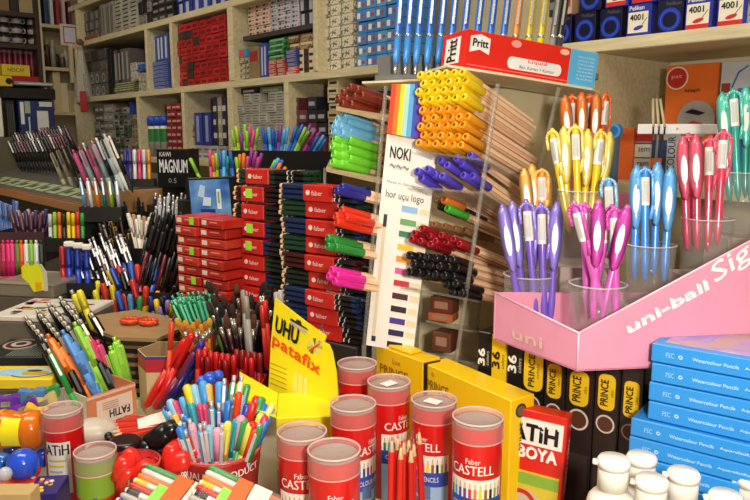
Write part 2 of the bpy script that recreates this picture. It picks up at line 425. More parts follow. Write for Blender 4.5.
GRP = {}
def carton_mesh(w, d, h, c, style, c2):
    k = (round(w, 4), round(d, 3), round(h, 4), c, style, c2)
    if k in GRP: return GRP[k]
    mb = MB(); m = M(c, .5, 0, 'ink' if style in ('ink', 'inkband') else ''); mb.box((0, 0, 0), (w, d, h), m, min(w, h)*.03)
    m2 = M(c2, .5)
    if style in ('band', 'inkband'): mb.box((w*.08, -.0006, h*.55), (w*.92, 0, h*.86), m2)
    if style == 'dots': mb.box((w*.1, -.0006, h*.25), (w*.42, 0, h*.75), m2); mb.box((w*.55, -.0006, h*.35), (w*.85, 0, h*.6), M('C03028', .5))
    if style == 'slot': mb.box((w*.15, -.0006, h*.3), (w*.85, 0, h*.62), m2)
    if style == 'vert': mb.box((w*.3, -.0006, h*.1), (w*.7, 0, h*.9), m2)
    if style == 'stripes':
        for q in range(3): mb.box((w*.1, -.0006, h*(.15+.28*q)), (w*(.9-.2*(q % 2)), 0, h*(.26+.28*q)), m2)
    if style == 'ring': ring(mb, w*.5, h*.42, min(w, h)*.36, min(w, h)*.1, m2)
    GRP[k] = mb.mesh('carton'); return GRP[k]
def kind_name(desc):
    for w_ in ('red', 'blue', 'cream', 'pale', 'grey', 'black', 'brown', 'khaki', 'reddish', 'greyish', 'dark', 'navy', 'green', 'tan'):
        if w_ in desc.split(): return w_+'_carton'
    return 'carton'
def cgrid(px0, px1, z0, z1, nx, nz, cols, desc, where, s=.03, dep=.14, style='ink', c2='EDEAE2', name='carton', cat='box', drop=0, gap=.06, frm=None, colfn=None):
    """cartons filling a rectangle of the shelf front, each one an object"""
    a0, a1 = wa(px0, (z0+z1)/2, s), wa(px1, (z0+z1)/2, s)
    w = (a1-a0)/nx; h = (z1-z0)/nz
    for i in range(nx):
        for j in range(nz):
            if drop and j == nz-1 and random.random() < drop: continue
            c = colfn(i, j) if colfn else random.choice(cols)
            name_ = kind_name(desc) if name == 'carton' else name
            me = carton_mesh(w*(1-gap), dep, h*.965, c, style, c2)
            bits = []
            if nx > 1: bits.append(f'{nth(i)} from left')
            if nz > 1: bits.append('bottom' if j == 0 else f'{nth(j)} up')
            lab = f'{desc} {where}'+(', '+', '.join(bits) if bits else '')
            m = WM @ Matrix.Translation((a0+w*i+w*gap/2, s+random.uniform(0, .008), z0+h*j+.0002*0))
            solo(name_, me, lab, cat, m, f'{desc} {where}'.replace('small ', ''))
SA = 1.7052; SB = 2.0002; SD = 1.4002
# --- middle bay (seen above the pencils)
cgrid(317, 354, SA, 2.15, 3, 13, ['D8CDB4', 'CFC4AA'], 'cream printed carton', 'in block beside blue cartons', dep=.16)
cgrid(356, 396, SA, 2.15, 4, 13, ['4A8CC8', '3F80C0', '5B9AD0'], 'light blue carton', 'in block behind blue markers', dep=.16, style='dots')
cgrid(247, 269, 1.8665, 1.974, 3, 7, ['D8B8A4', 'D9C4B0'], 'small reddish carton', 'on dark inner shelf', s=.04, dep=.1, style='dots', c2='3A3A3A')
cgrid(270, 297, 1.8665, 1.974, 4, 7, ['BDBFC6', 'C9C9CC'], 'small greyish carton', 'on dark inner shelf', s=.04, dep=.1, style='dots', c2='3A4A6A')
cgrid(298, 314, 1.8665, 1.96, 2, 2, ['1E1E24', '20203A'], 'dark spotted box', 'right end of inner shelf', s=.05, dep=.1, style='vert', c2='B8B8C4')
cgrid(236, 247, SA, 1.79, 1, 4, ['B0A488'], 'small khaki carton', 'under blue and red box', s=.02)
cgrid(236, 247, 1.79, 1.82, 1, 1, ['3A8AB8'], 'small blue and red box', 'atop khaki cartons', s=.02, style='vert', c2='D8402A')
cgrid(248, 258, SA, 1.83, 1, 1, ['8A7350'], 'tall brown box', 'between khaki cartons and blue folder', s=.03, style='band', c2='9A2A20')
cgrid(259, 266, SA, 1.835, 2, 1, ['3A4A9A', '6A74B8'], 'upright blue folder', 'beside tall brown box', s=.03, style='vert', c2='B8C0E0', name='folder', cat='folder')
cgrid(267, 284, SA, 1.765, 2, 4, ['B8483A', 'A83228'], 'small flat red box', 'beneath green boxes', s=.02, style='stripes', c2='D8C8B8')
cgrid(267, 284, 1.765, 1.84, 1, 4, ['3E8A4A', '2F7A40'], 'flat green box', 'above small red boxes', s=.03, style='inkband', c2='8AB890')
cgrid(285, 297, SA, 1.735, 1, 2, ['B83A2E'], 'low red box', 'below the navy boxes', s=.02, style='stripes')
cgrid(285, 297, 1.735, 1.79, 1, 4, ['2A3A88'], 'flat navy box', 'above low red boxes', s=.02, style='stripes', c2='B8B8C8')
cgrid(285, 313, 1.792, 1.845, 2, 2, ['B08A5A', '9A6A4A', '8A3A4A'], 'flat tan box', 'under the inner shelf', s=.05, style='inkband', c2='D8C8A8')
cgrid(298, 313, SA, 1.79, 3, 1, ['D8C8A0', '4A2A20', '8A6A3A'], 'upright narrow box', 'by the bay divider', s=.03, style='stripes', c2='2A2018')
# --- red / blue bay
def redfn(i, j):
    return '22382E' if (i, j) in ((0, 6), (1, 6), (2, 6), (3, 5), (2, 1), (2, 2), (1, 0), (0, 3)) else random.choice(['B01E1C', 'A81A1A', 'C0282A'])
cgrid(174, 226, SA, 1.965, 8, 8, None, 'red carton', 'in tall shelf block', s=.02, style='slot', c2='6A1614', colfn=redfn)
cgrid(151, 170, SA, 1.83, 1, 7, ['2E4690', '2A3F86'], 'flat blue box', 'in the narrow bay', s=.02, style='stripes', c2='9AA8D0')
cgrid(151, 168, 1.83, 1.95, 4, 1, ['3A509A', '30448C'], 'upright blue booklet', 'standing on flat blue boxes', s=.03, style='vert', c2='C8CCDC', name='booklet', cat='booklet')
cgrid(137, 146, SA, 1.80, 1, 1, ['B8B09A'], 'pale bag shaped box', 'beside olive booklets', s=.03)
cgrid(136, 146, 1.80, 1.835, 1, 1, ['3A6AB8'], 'bright blue flat packet', 'lying on pale box', s=.02, name='packet', cat='packet')
cgrid(113, 135, SA, 1.76, 1, 5, ['7A8450', '6E7A48'], 'flat olive booklet', 'in stack under grey boxes', s=.02, style='inkband', c2='C8C8A0', name='booklet', cat='booklet')
cgrid(113, 128, 1.76, 1.93, 4, 1, ['5E5A54', '2A2826', '8E8A80', '4A2A28'], 'tall upright dark box', 'standing on olive booklets', s=.03, style='vert', c2='A8A49C')
cgrid(129, 136, 1.76, 1.85, 1, 1, ['C4C0B4'], 'white pouch', 'beside the tall upright boxes', s=.02, name='pouch', cat='pouch')
cgrid(83, 106, SA, 1.84, 4, 2, ['6A6660', '5A5650'], 'grey dial carton', 'in lower left stack', s=.02, style='ring', c2='B8B4AC')
cgrid(83, 106, 1.84, 1.95, 3, 2, ['57534E', '6E6A62', '3A3834'], 'grey carton', 'above the dial cartons', s=.03, style='ink')
cgrid(107, 111, SA, 1.95, 1, 1, ['1A1818'], 'tall black box', 'right of the grey cartons', s=.03)
# --- row above
cgrid(84, 98, SB, 2.15, 3, 3, ['5A5852', '4A4844'], 'slim grey carton', 'at far left upper shelf', s=.02, style='vert', c2='8E8A80')
cgrid(84, 96, SB-.0, SB+.02, 1, 1, ['B0583A'], 'flat rust coloured box', 'at shelf edge', s=-.0, dep=.018)
cgrid(100, 113, SB, 2.165, 6, 1, ['8C887E', '9A968C'], 'tall ribbed grey carton', 'on upper shelf', s=.02, style='vert', c2='5A5650')
cgrid(114, 136, SB, 2.168, 3, 9, ['A8A498', 'B8B4A8'], 'flat pale carton', 'with dark band on upper shelf', s=.02, style='slot', c2='1E1C1A')
cgrid(138, 150, SB, 2.165, 3, 3, ['6A665E', '8A867C', '2A2826'], 'mottled grey carton', 'before black boxes', s=.02, style='ink')
cgrid(151, 172, SB, 2.165, 3, 5, ['242224', '1E1E20', '34302E'], 'black carton', 'on upper shelf', s=.02, style='slot', c2='8E8A84')
cgrid(175, 226, SB, 2.165, 6, 3, ['24388A', '2A409A', '1E2E78'], 'blue and white carton', 'on upper shelf', s=.02, style='vert', c2='B8BCD0')
cgrid(84, 130, 2.2002, 2.30, 7, 2, ['4A5A48', '6A6A50', '3A3A34', '5A3A38'], 'greenish packet', 'on topmost shelf', s=.02, style='ink', name='packet', cat='packet')
# --- lower row
cgrid(237, 284, SD, 1.655, 6, 7, ['A8A498', 'B4B0A4', '9E9A8E'], 'pale grey carton', 'behind the felt tips', s=.02, dep=.1, style='stripes', c2='6A665E', drop=.5)
cgrid(240, 256, 1.655, 1.678, 1, 1, ['2A2A2C'], 'black and white flat box', 'atop pale cartons left', s=.03, style='slot')
cgrid(258, 280, 1.655, 1.675, 1, 1, ['9AB08A'], 'white and green flat box', 'atop pale cartons right', s=.03, style='slot')
cgrid(290, 325, 1.50, 1.63, 4, 3, ['2A2430', '4A1E38', '1E1C22', '6A3038'], 'dark packet', 'with small white label near cream divider', s=.03, style='slot', c2='A8A4B0', name='packet', cat='packet', drop=.5)
cgrid(290, 325, SD, 1.498, 5, 3, ['8A5A48', 'A08A70', '6A3A30'], 'brown packet', 'under the dark packets', s=.03, style='ink', name='packet', cat='packet')
cgrid(327, 338, SD, 1.68, 1, 11, ['C8B890', 'BFAE86'], 'black banded cream carton', 'in tall stack', s=.01, style='slot', c2='1A1816')
cgrid(339, 392, SD, 1.66, 5, 6, ['B0A896', '8A8478', '3A3A50'], 'mixed grey carton', 'behind coloured pencils', s=.06, style='ink')
cgrid(188, 193, SD+.05, 1.56, 1, 1, ['B8A88A'], 'narrow tan box', 'left of navy box', s=.03)
cgrid(194, 209, SD+.06, 1.60, 2, 1, ['26327A', '2C3A8A'], 'upright navy box', 'in the lower shelf', s=.03, style='vert', c2='8A94C8')
cgrid(212, 225, SD+.06, 1.66, 3, 1, ['2A2A3A', '8A8478', '9A9080'], 'tall mixed box', 'beside the cream upright', s=.03, style='stripes', c2='C8C0B0')
cgrid(188, 225, SD, SD+.058, 5, 2, ['B8B4AC', 'A8A498', 'D0CCC4'], 'white rounded packet', 'in bottom row', s=.02, style='slot', c2='6A665E', name='packet', cat='packet')
cgrid(166, 181, SD, 1.64, 3, 8, ['8A2024', '9A262A', '7A1A20'], 'dark red carton', 'beside blue lidded tubs', s=.02, style='slot', c2='C8A8A0')
cgrid(131, 144, SD, 1.60, 3, 8, ['9A8468', '7A6A58', 'A8947A'], 'small brown carton', 'left of blue lidded tubs', s=.02, style='ink')
cgrid(115, 128, SD, 1.64, 3, 8, ['9A968C', '6A665E', '8A867C', '4A5A48'], 'grey spotted carton', 'in left stack', s=.02, style='slot', c2='2A2826')
cgrid(129, 132, 1.60, 1.67, 1, 1, ['2A3F9A'], 'slim blue box', 'above brown cartons', s=.03)
cgrid(95, 113, SD, 1.66, 4, 6, ['7A766E', '5A5650', '8E8A82'], 'worn grey carton', 'at left end', s=.02, style='slot', c2='B8B4AC')
# tubs with blue lids
for i, px in enumerate((147, 153, 159, 165)):
    a = wa(px, 1.5, .05); t = thing('lidded_tub', 'small green and white tub with a blue lid on lower shelf', 'tub', WM @ Matrix.Translation((a, .05, SD)), 'blue lidded tubs')
    part('tub_body', MB().lathe([(.021, 0, M('8E8A84', .5)), (.022, .07, M('2A7A3A', .4)), (.022, .13, WHITE), (.022, .145)], WHITE, 14), t)
    part('lid', MB().lathe([(.025, .145), (.026, .18), (.02, .19)], M('2A50C0', .3), 14), t)
# small stray things along the shelf: hanging bags with a red tag
t = thing('hanging_bag', 'clear plastic bag hanging from a shelf corner at left', 'bag', Matrix.Translation(P(80, 44, 3.75)))
mb = MB(); rows = []
pts = [(-.006, -.03, .0), (-.03, -.05, .015), (-.07, -.02, .02), (-.085, .03, .02)]
prof = [(.008, .0), (.018, -.05), (.03, -.12), (.048, -.22), (.05, -.29), (.02, -.32)]
mb.lathe([(r, z) for r, z in prof][::-1], M('C4C0B8', .3, 0, 'clear', .7), 14, sy=.4)
part('bag_film', mb, t); part('knot', MB().ball((0, 0, .01), .018, M('6A5A3A', .7)), t)
part('price_tag', MB().box((.0, -.05, -.36), (.035, -.042, -.25), M('A81E1C', .5), .002), t, 'red tag')

# --- right bay: ink boxes on the shelf
def ink_box(kind, px, z, w=.062, h=.066, s=.02, where=''):
    a = wa(px, z, s); m = WM @ Matrix.Translation((a, s, z))
    if kind == 'ring':
        t = thing('ink_bottle_box', f'dark navy ink box with glowing blue ring, {where}', 'box', m, 'ink bottle boxes on the upper right shelf')
        b = MB().box((0, 0, 0), (w, .06, h), M('0E1030', .3), .001); part('box_body', b, t)
        r = MB(); ring(r, w*.5, h*.4, w*.44, w*.17, M('1E3AA8', .3)); ring(r, w*.5, h*.4, w*.36, w*.03, M('3A5AD0', .3), t=.0012); part('printed_ring', r, t)
        part('lettering', ft('Pelikan', w*.35, h*.82, w*.92, h*.93, M('5A5A6A', .4)), t)
    else:
        t = thing('ink_bottle_box', f'blue box with white 4001 label, {where}', 'box', m, 'ink bottle boxes on the upper right shelf')
        part('box_body', MB().box((0, 0, 0), (w, .06, h), M('26309A', .35), .001), t)
        p = MB(); plate(p, w*.06, h*.08, w*.88, h*.76, M('E8E0C8', .5)); plate(p, w*.06, h*.03, w*.88, h*.17, M('C82820', .4), -.0003) if kind == 'red' else plate(p, w*.06, h*.03, w*.88, h*.12, M('26309A', .4), -.0003)
        pl_ = part('printed_label', p, t)
        part('lettering', ft('4001', w*.14, h*.5, w*.68, h*.68, M('1A1820', .4), -.0007, bold=.0008), pl_)
        part('brand_lettering', ft('Pelikan', w*.1, h*.82, w*.7, h*.95, WHITE, bold=.0003), t)
        l = MB(); l.prism([(w*.5+w*.2*math.cos(q)-0*h, h*.27+h*.07*math.sin(q+.5)) for q in [2*math.pi*k/14 for k in range(14)]], -.0012, -.0006, M('C8242A' if kind == 'red' else '2A3AB0', .4))
        l.tube((w*.6, -.001, h*.3), (w*.84, -.001, h*.56), .0007, M('7A7468', .4)); part('nib_drawing', l, pl_)
for k, (kind, px, wh) in enumerate((('ring', 551, 'leftmost in lower row'), ('ring', 574, 'second in lower row'), ('ring', 599, 'third in lower row'), ('blue', 626, 'right of three ringed boxes'), ('ring', 656, 'between two 4001 boxes'), ('red', 684, 'right of the lone ringed box'), ('red', 716, 'at right end, lower row'))):
    ink_box(kind, px, SA, w=.054 if px > 600 else .052, where=wh)
for k, (kind, px, wh) in enumerate((('ring', 579, 'leftmost in upper row'), ('red', 605, 'second in upper row'), ('red', 631, 'third in upper row'), ('red', 657, 'fourth in upper row'), ('blue', 686, 'fifth in upper row'), ('red', 718, 'at right end, upper row'))):
    ink_box(kind, px, SA+.0668, w=.054, where=wh)
cgrid(562, 572, SA+.067, SA+.125, 1, 1, ['C8A080'], 'small cream and red box', 'left of upper ink boxes', s=.02, style='slot', c2='B83028')
cgrid(548, 560, SA+.067, SA+.12, 2, 1, ['2A2A30'], 'small black carton', 'at left end above ringed boxes', s=.02, style='slot', c2='8A8A90')
cgrid(744, 775, SA, SA+.1, 1, 1, ['9A9A98'], 'grey box', 'beyond the 4001 boxes', s=.02)
# --- right bay below the shelf
def wbox(name, label, px0, py1, px1, py0, s, dep, c, cat='box', parts=None, rise=True):
    a0, z1 = wray(px0, py1, s); a1, z0 = wray((px0+px1)/2, py0, s); a1, _ = wray(px1, py1, s)
    t = thing(name, label, cat, WM @ Matrix.Translation((a0, s, z0)))
    W, H = a1-a0, z1-z0; part('box_body', MB().box((0, 0, 1.4003-z0 if rise else 0), (W, dep, H), M(c, .4), .0012), t); return t, W, H
# hidden step that carries the boxes of the right bay
t, W, H = wbox('orange_box', 'tall orange box with red circle and grey picture under right shelf', 667, 66, 719, 148, .15, .05, 'E06A22')
p = MB(); disc(p, W*.225, H*.845, W*.2, M('C02A20', .4), t=.0012); ring(p, W*.225, H*.845, W*.222, W*.03, M('E8C8B0', .4), t=.0014)
part('round_badge', p, t)
g = MB(); disc(g, W*.64, H*.34, W*.36, M('A8A29C', .4), t=.0012); g.prism([(W*.42, H*.43), (W*.7, H*.39), (W*.82, H*.42), (W*.56, H*.47)], -.0018, -.0012, BLACK); g.prism([(W*.5, H*.3), (W*.72, H*.27), (W*.78, H*.30), (W*.6, H*.33)], -.0018, -.0012, M('C05020', .4))
part('printed_picture', g, t); part('lettering', ft('kitaph', W*.4, H*.66, W*.68, H*.71, M('5A1E10', .4), -.0005, bold=.0006), t)
part('badge_lettering', ft('pat', W*.12, H*.83, W*.32, H*.88, M('E8B0A0', .4), -.0015), t)
t, W, H = wbox('grey_box', 'grey and white box with curved line right of the orange box', 722, 62, 752, 118, .12, .06, 'B8B8B8')
p = MB(); p.path([(W*.35, -.001, H*.2), (W*.42, -.001, H*.55), (W*.6, -.001, H*.8), (W*.9, -.001, H*.9)], .0016, M('3A5A9A', .4)); part('curved_line', p, t)
p = MB(); plate(p, W*.05, H*.45, W*.35, H*.62, M('8A2A28', .4)); part('red_label', p, t)
t, W, H = wbox('blue_box', 'dark blue box edge behind the teal pens at right', 738, 88, 760, 130, .08, .04, '2A4A9A')
t, W, H = wbox('orange_box', 'small orange box behind the yellow pens', 609, 128, 634, 205, .10, .06, 'D8622A')
t, W, H = wbox('white_box', 'stacked white boxes with black print below the price rail, lower', 621, 158, 654, 172, .11, .05, 'C8C0B4')
part('lettering', ft('aya  rem', W*.1, H*.3, W*.85, H*.75, BLACK, -.0003), t)
t, W, H = wbox('white_box', 'stacked white boxes with black print below the price rail, upper', 622, 144, 655, 157.5, .11, .05, 'CFC8BC', rise=False)
part('lettering', ft('aya  sem', W*.1, H*.3, W*.85, H*.75, BLACK, -.0003), t)
t, W, H = wbox('tool_box', 'small grey and red box atop the two printed white boxes', 624, 128, 655, 143.5, .11, .05, '8A8078', rise=False)
p = MB(); plate(p, W*.35, H*.15, W*.95, H*.7, M('B8281E', .4)); part('red_picture', p, t)
t, W, H = wbox('narrow_box', 'narrow white box with black letters behind the pink pens', 664, 132, 681, 175, .09, .04, 'B8B8BC')
part('lettering', ftr('COLOUR', W*.3, H*.1, W*.75, H*.9, BLACK, -.0003), t)
t, W, H = wbox('cable_box', 'small black and orange packet behind light blue pens', 652, 140, 663, 168, .07, .03, '2A3A5A')
p = MB(); plate(p, 0, 0, W, H*.35, M('E06A22', .4)); part('orange_panel', p, t)
t = thing('tape_dispenser', 'blue round tape dispenser behind the yellow pens', 'dispenser', frame(P(617, 131, 1.42), x=UX))
r = MB(); disc(r, 0, 0, .014, M('2A7AC0', .3), t=.012); ring(r, 0, 0, .0145, .005, M('5AA8E0', .3), t=.0125); part('wheel', r, t); part('stand', MB().box((-.008, -.01, 1.4003-P(617, 131, 1.42).z), (.008, .0, -.008), M('5A6A7A', .4)), t)
# white price rail on bracket
D = 1.25; a = P(638, 134, D); b = P(719, 134, D)
t = thing('price_rail', 'white price rail strip crossing the right bay behind the pens', 'rail', fr2(a, b)); L = (b-a).length
part('strip', MB().box((0, 0, 0), (L, .004, .0175), M('F2EEEC', .3), .001), t)
part('price_mark', disc(MB(), L*.48, .009, .0022, M('E890A0', .4), t=.0006), t)
for k in range(3): part('prong', MB().tube((L*(.18+.07*k), -.001, .012), (L*(.24+.045*k), .03, .062), .0026, M('B8A884', .5)).tube((L*(.18+.07*k), -.002, .012), (L*(.18+.07*k), -.002, -.001), .0016, BLACK), t)
part('support', MB().box((L*.25, .004, -.10), (L*.27, .009, .01), GREY), t)

# ================================================================ FAR LEFT CABINET
FM = frame(V((-2.0, 3.77, 0)), x=UY)   # x to the right, y away
FI = FM.inverted()
def fp(px, py, s=0):
    o = FI @ CAM; d = FI.to_3x3() @ (P(px, py, 1)-CAM); t = (s-o.y)/d.y; q = o+d*t; return q.x, q.z
fx0 = fp(-40, 60)[0]; fx1 = fp(42, 60)[0]
DKW = M('3A2C22', .5, 0, 'wood')
t = thing('dark_cabinet', 'dark wooden open cabinet at far left holding boxes and cups', 'cabinet', FM)
zs = [fp(20, y)[1] for y in (12, 44, 88)]
part('side_panel', MB().box((fx1-.02, 0, 0), (fx1, .3, 2.3), DKW), t); part('side_panel', MB().box((fx0, 0, 0), (fx0+.02, .3, 2.3), DKW), t)
for z in zs: part('shelf', MB().box((fx0+.02, 0, z-.022), (fx1-.0201, .3, z), DKW), t)
part('back_panel', MB().box((fx0, .3, 0), (fx1, .31, 2.3), M('8E8474', .7)), t)
part('base', MB().box((fx0+.02, 0, 0), (fx1-.0201, .3, 1.38), DKW), t)
zt = fp(20, 12)[1]
for i, (p0, p1, c) in enumerate(((-8, 11, '8A6A48'), (12, 20, '2A2624'), (21, 41, 'A8946E'))):
    x0, x1 = fp(p0, 5)[0], fp(p1, 5)[0]
    solo('storage_box', MB().box((x0, .03, zt+.0003), (x1, .2, zt+.12), M(c, .6), .002), ['brown box at far left on dark cabinet top', 'slim black box between two tan boxes on cabinet', 'tan box on dark cabinet top, beside slim black box'][i], 'box', FM)
for i, px in enumerate((-2, 5, 18, 34)):
    x, z = fp(px, 44, .08); 
    for k in range(3):
        tt = thing('mug', f'black and white mug in dark cabinet, {["leftmost","second","third","right"][i]} stack, {["bottom","middle","top"][k]}', 'mug', FM @ Matrix.Translation((x, .08, zs[1]+.0003+k*.051)), 'stacked mugs in the cabinet')
        part('mug_body', MB().lathe([(.018, 0, M('2A2826', .4)), (.026, .012, M('A8A29C', .4)), (.03, .035, M('2A2826', .4)), (.03, .05)], M('2A2826', .4), 14), tt)
        part('handle', MB().path([(.028, 0, .04), (.04, 0, .036), (.04, 0, .018), (.026, 0, .014)], .003, M('C8C4BC', .4), 6), tt)
for i, px in enumerate((4, 9, 14, 20, 25, 31, 36)):
    x, z = fp(px, 88, .06)
    solo('red_jar', MB().lathe([(.012, 0), (.0135, .01), (.0135, .19, M('B890A0', .4)), (.0135, .205), (.008, .21)], M('7A1E34', .35), 12, off=(x, .1, zs[2]+.0003)), 'dark red upright tube in dark cabinet', 'tube', FM)
x0, z0 = fp(2, 71, .02); x1, z1 = fp(29, 58, .02)
t = thing('yellow_box', 'yellow box lying on red box in dark cabinet', 'box', FM @ Matrix.Translation((x0, .02, zs[2]+.065)))
W, H = x1-x0, .058; part('box_body', MB().box((0, 0, 0), (W, .06, H), M('E0C42A', .4), .001), t); part('lettering', ft('NESCAF', W*.2, H*.35, W*.8, H*.7, M('3A3A20', .4), -.0003), t)
solo('red_box', MB().box((fp(-6, 70, 0)[0], .01, zs[2]+.0003), (fp(40, 70, 0)[0], .08, zs[2]+.064), M('A81E24', .4), .001), 'long flat red box under the yellow box in cabinet', 'box', FM)
# printer-like stack in front
def fbox(name, label, cat, px0, px1, py0, py1, s, dep, c):
    x0, z1 = fp(px0, py0, s); x1, z0 = fp(px1, py1, s)
    t = thing(name, label, cat, FM @ Matrix.Translation((x0, s, z0)))
    part('body', MB().box((0, 0, 0), (x1-x0, dep, z1-z0), M(c, .4), .003), t); return t, x1-x0, z1-z0
t, W, H = fbox('label_carton', 'large dark blue carton with white labels at far left', 'carton', 18, 56, 100, 137, -.42, .2, '1C2F62')
p = MB(); plate(p, W*.04, H*.35, W*.14, H*.95, M('D8D8D0')); plate(p, W*.17, H*.65, W*.32, H*.97, M('9AA888')); plate(p, W*.5, H*.05, W*.82, H*.72, M('D0CCC4')); plate(p, W*.58, H*.84, W*.95, H*.97, M('C8C8C4')); plate(p, W*.25, H*.05, W*.29, H*.55, M('B8C4D8'))
part('paper_label', p, t)
t, W, H = fbox('black_case', 'black case lying on the dark blue carton', 'case', 2, 56, 87, 99.7, -.43, .24, '121214')
t, W, H = fbox('grey_tray', 'flat silver grey tray on the black case', 'tray', 14, 54, 81, 86.6, -.43, .22, '7E828A')
p = MB(); plate(p, 0.02, H*.4, W*.95, H*.65, M('C8CCD0')); part('bright_edge', p, t)
t, W, H = fbox('yellow_packet', 'yellow packet with black dot on left of the grey tray', 'packet', -6, 13, 75, 86.6, -.44, .1, 'C8A82A')
p = MB(); disc(p, W*.8, H*.5, H*.3, BLACK); part('dot', p, t)
t, W, H = fbox('black_box', 'black ribbed box left of the dark blue carton', 'box', 5, 17, 100, 137, -.42, .15, '1A1A1C')
p = MB(); [plate(p, W*(.1+.22*k), 0, W*(.2+.22*k), H*.9, M('4A4A4C')) for k in range(4)]; part('rib', p, t)
t, W, H = fbox('white_roll', 'rounded cream white object at left picture edge', 'roll', -8, 4.5, 97, 137, -.46, .1, 'D8D4C4')
solo('display_plinth', MB().box((-.9, -.50, Z0+.0005), (fp(57, 137, -.45)[0], -.19, fp(30, 137, -.45)[1]-.0005), M('5A5040', .6)), 'dull brown block carrying the dark blue carton at far left', 'plinth', FM)
# cream narrow shelf unit between cabinet and wall shelves
t = thing('narrow_shelf', 'narrow cream shelf unit in the far left corner', 'shelving', FM)
cx0, cx1 = fx1+.012, fp(78, 60, .1)[0]
part('back_panel', MB().box((cx0, .18, 0), (cx1, .2, 2.4), M('C4B48C', .6)), t)
zz = [fp(58, y, .04)[1] for y in (26, 68, 112)]
for z in zz: part('shelf', MB().box((cx0, .0, z-.018), (cx1, .18, z), M('B8A880', .6)), t)
part('side_panel', MB().box((cx0-.01, .0, 0), (cx0, .2, 2.4), M('C4B48C', .6)), t)
x0, z1 = fp(58, 24, .0); x1, z0 = fp(78, 47, .0)
t = thing('framed_card', 'white framed card with red outline on far left shelf', 'card', FM @ Matrix.Translation((x0, -.03, z0)))
W, H = x1-x0, z1-z0; part('card', MB().box((0, 0, 0), (W, .012, H), M('D0C4BC', .5), .001), t)
p = MB(); plate(p, W*.14, H*.1, W*.86, H*.9, M('A84A3A', .5)); plate(p, W*.2, H*.16, W*.8, H*.84, M('C8CCD8', .5), -.0006); part('red_outline', p, t)
part('bracket', MB().box((W*.4, .0, -.20), (W*.6, .02, 0), M('C4B48C', .6)), t)
solo('round_sign', MB().lathe([(.03, 0), (.03, .006)], M('8E1E22', .4), 24, ax=FM @ Matrix.Translation((x1+.012, -.04, z0+H*.5)) @ Matrix.Rotation(math.pi/2, 4, 'X')), 'dark red round sign hanging beside the framed card', 'sign')
rc = ['2A2A2A', '5A3020', '8A8A84', '3A2620', '4A4A44', 'B8B4A8', '7A4A30']
for i in range(7):
    px = 47+i*4.6; x = fp(px, 66, .02)[0]; h = [.09, .16, .15, .1, .08, .12, .1][i]
    solo('spice_jar', MB().lathe([(.014, 0), (.015, h*.7), (.009, h*.8, M('B8A880', .4)), (.010, h)], M(rc[i], .4), 12, off=(x, .06+.02*(i % 2), zz[1]+.0003)), 'small dark jar on narrow far left shelf', 'jar', FM)
for i in range(5):
    x = fp(46+i*6, 26, .02)[0]
    solo('thin_book', MB().box((x, .03, zz[0]+.0003), (x+.016, .15, zz[0]+.14+.02*(i % 2)), M(['2A4A6A', 'B8C4C8', '9A3038', 'C8A8A0', '6A2A48'][i], .5), .001), ['dark blue', 'pale', 'red', 'pinkish', 'plum'][i]+' upright book on narrow shelf top', 'book', FM)
for i in range(3):
    x = fp(56+i*7, 112, .02)[0]
    solo('cream_box', MB().box((x, .03, zz[2]+.0003), (x+.038, .15, zz[2]+[.22, .16, .12][i]), M(['BDAA80', 'C4B68E', 'A8966E'][i], .6), .001), 'plain cream box low on the narrow shelf', 'box', FM)
# ================================================================ LEFT AND MIDDLE DISPLAYS
def block(name, label, cat, m, a, b, c, bev=.002, group=None, mat=None):
    return solo(name, MB().box(a, b, mat or M(c, .5), bev), label, cat, m, group)
def holder(name, label, px0, px1, py0, py1, D, dep, c, z=None, k=.0, wall=.003, cat='holder', mat=None, txt=None):
    """open-topped box holder whose front face spans the pixels; floor at its bottom"""
    p0, p1 = P(px0, py1, D), P(px1, py1, D-k*(px1-px0)/F*D); m = fr2(p0, p1); W = (V((p1.x, p1.y))-V((p0.x, p0.y))).length
    H = (py1-py0)/F*D
    if z is not None: H += m.translation.z-z; m.translation.z = z
    t = thing(name, label, cat, m); mt = mat or M(c, .45)
    b = MB().box((0, 0, 0), (W, wall, H), mt).box((0, dep-wall, 0), (W, dep, H), mt).box((0, wall, 0), (wall, dep-wall, H), mt).box((W-wall, wall, 0), (W, dep-wall, H), mt).box((wall, wall, 0), (W-wall, dep-wall, wall), mt)
    part('holder_body', b, t); return t, W, H
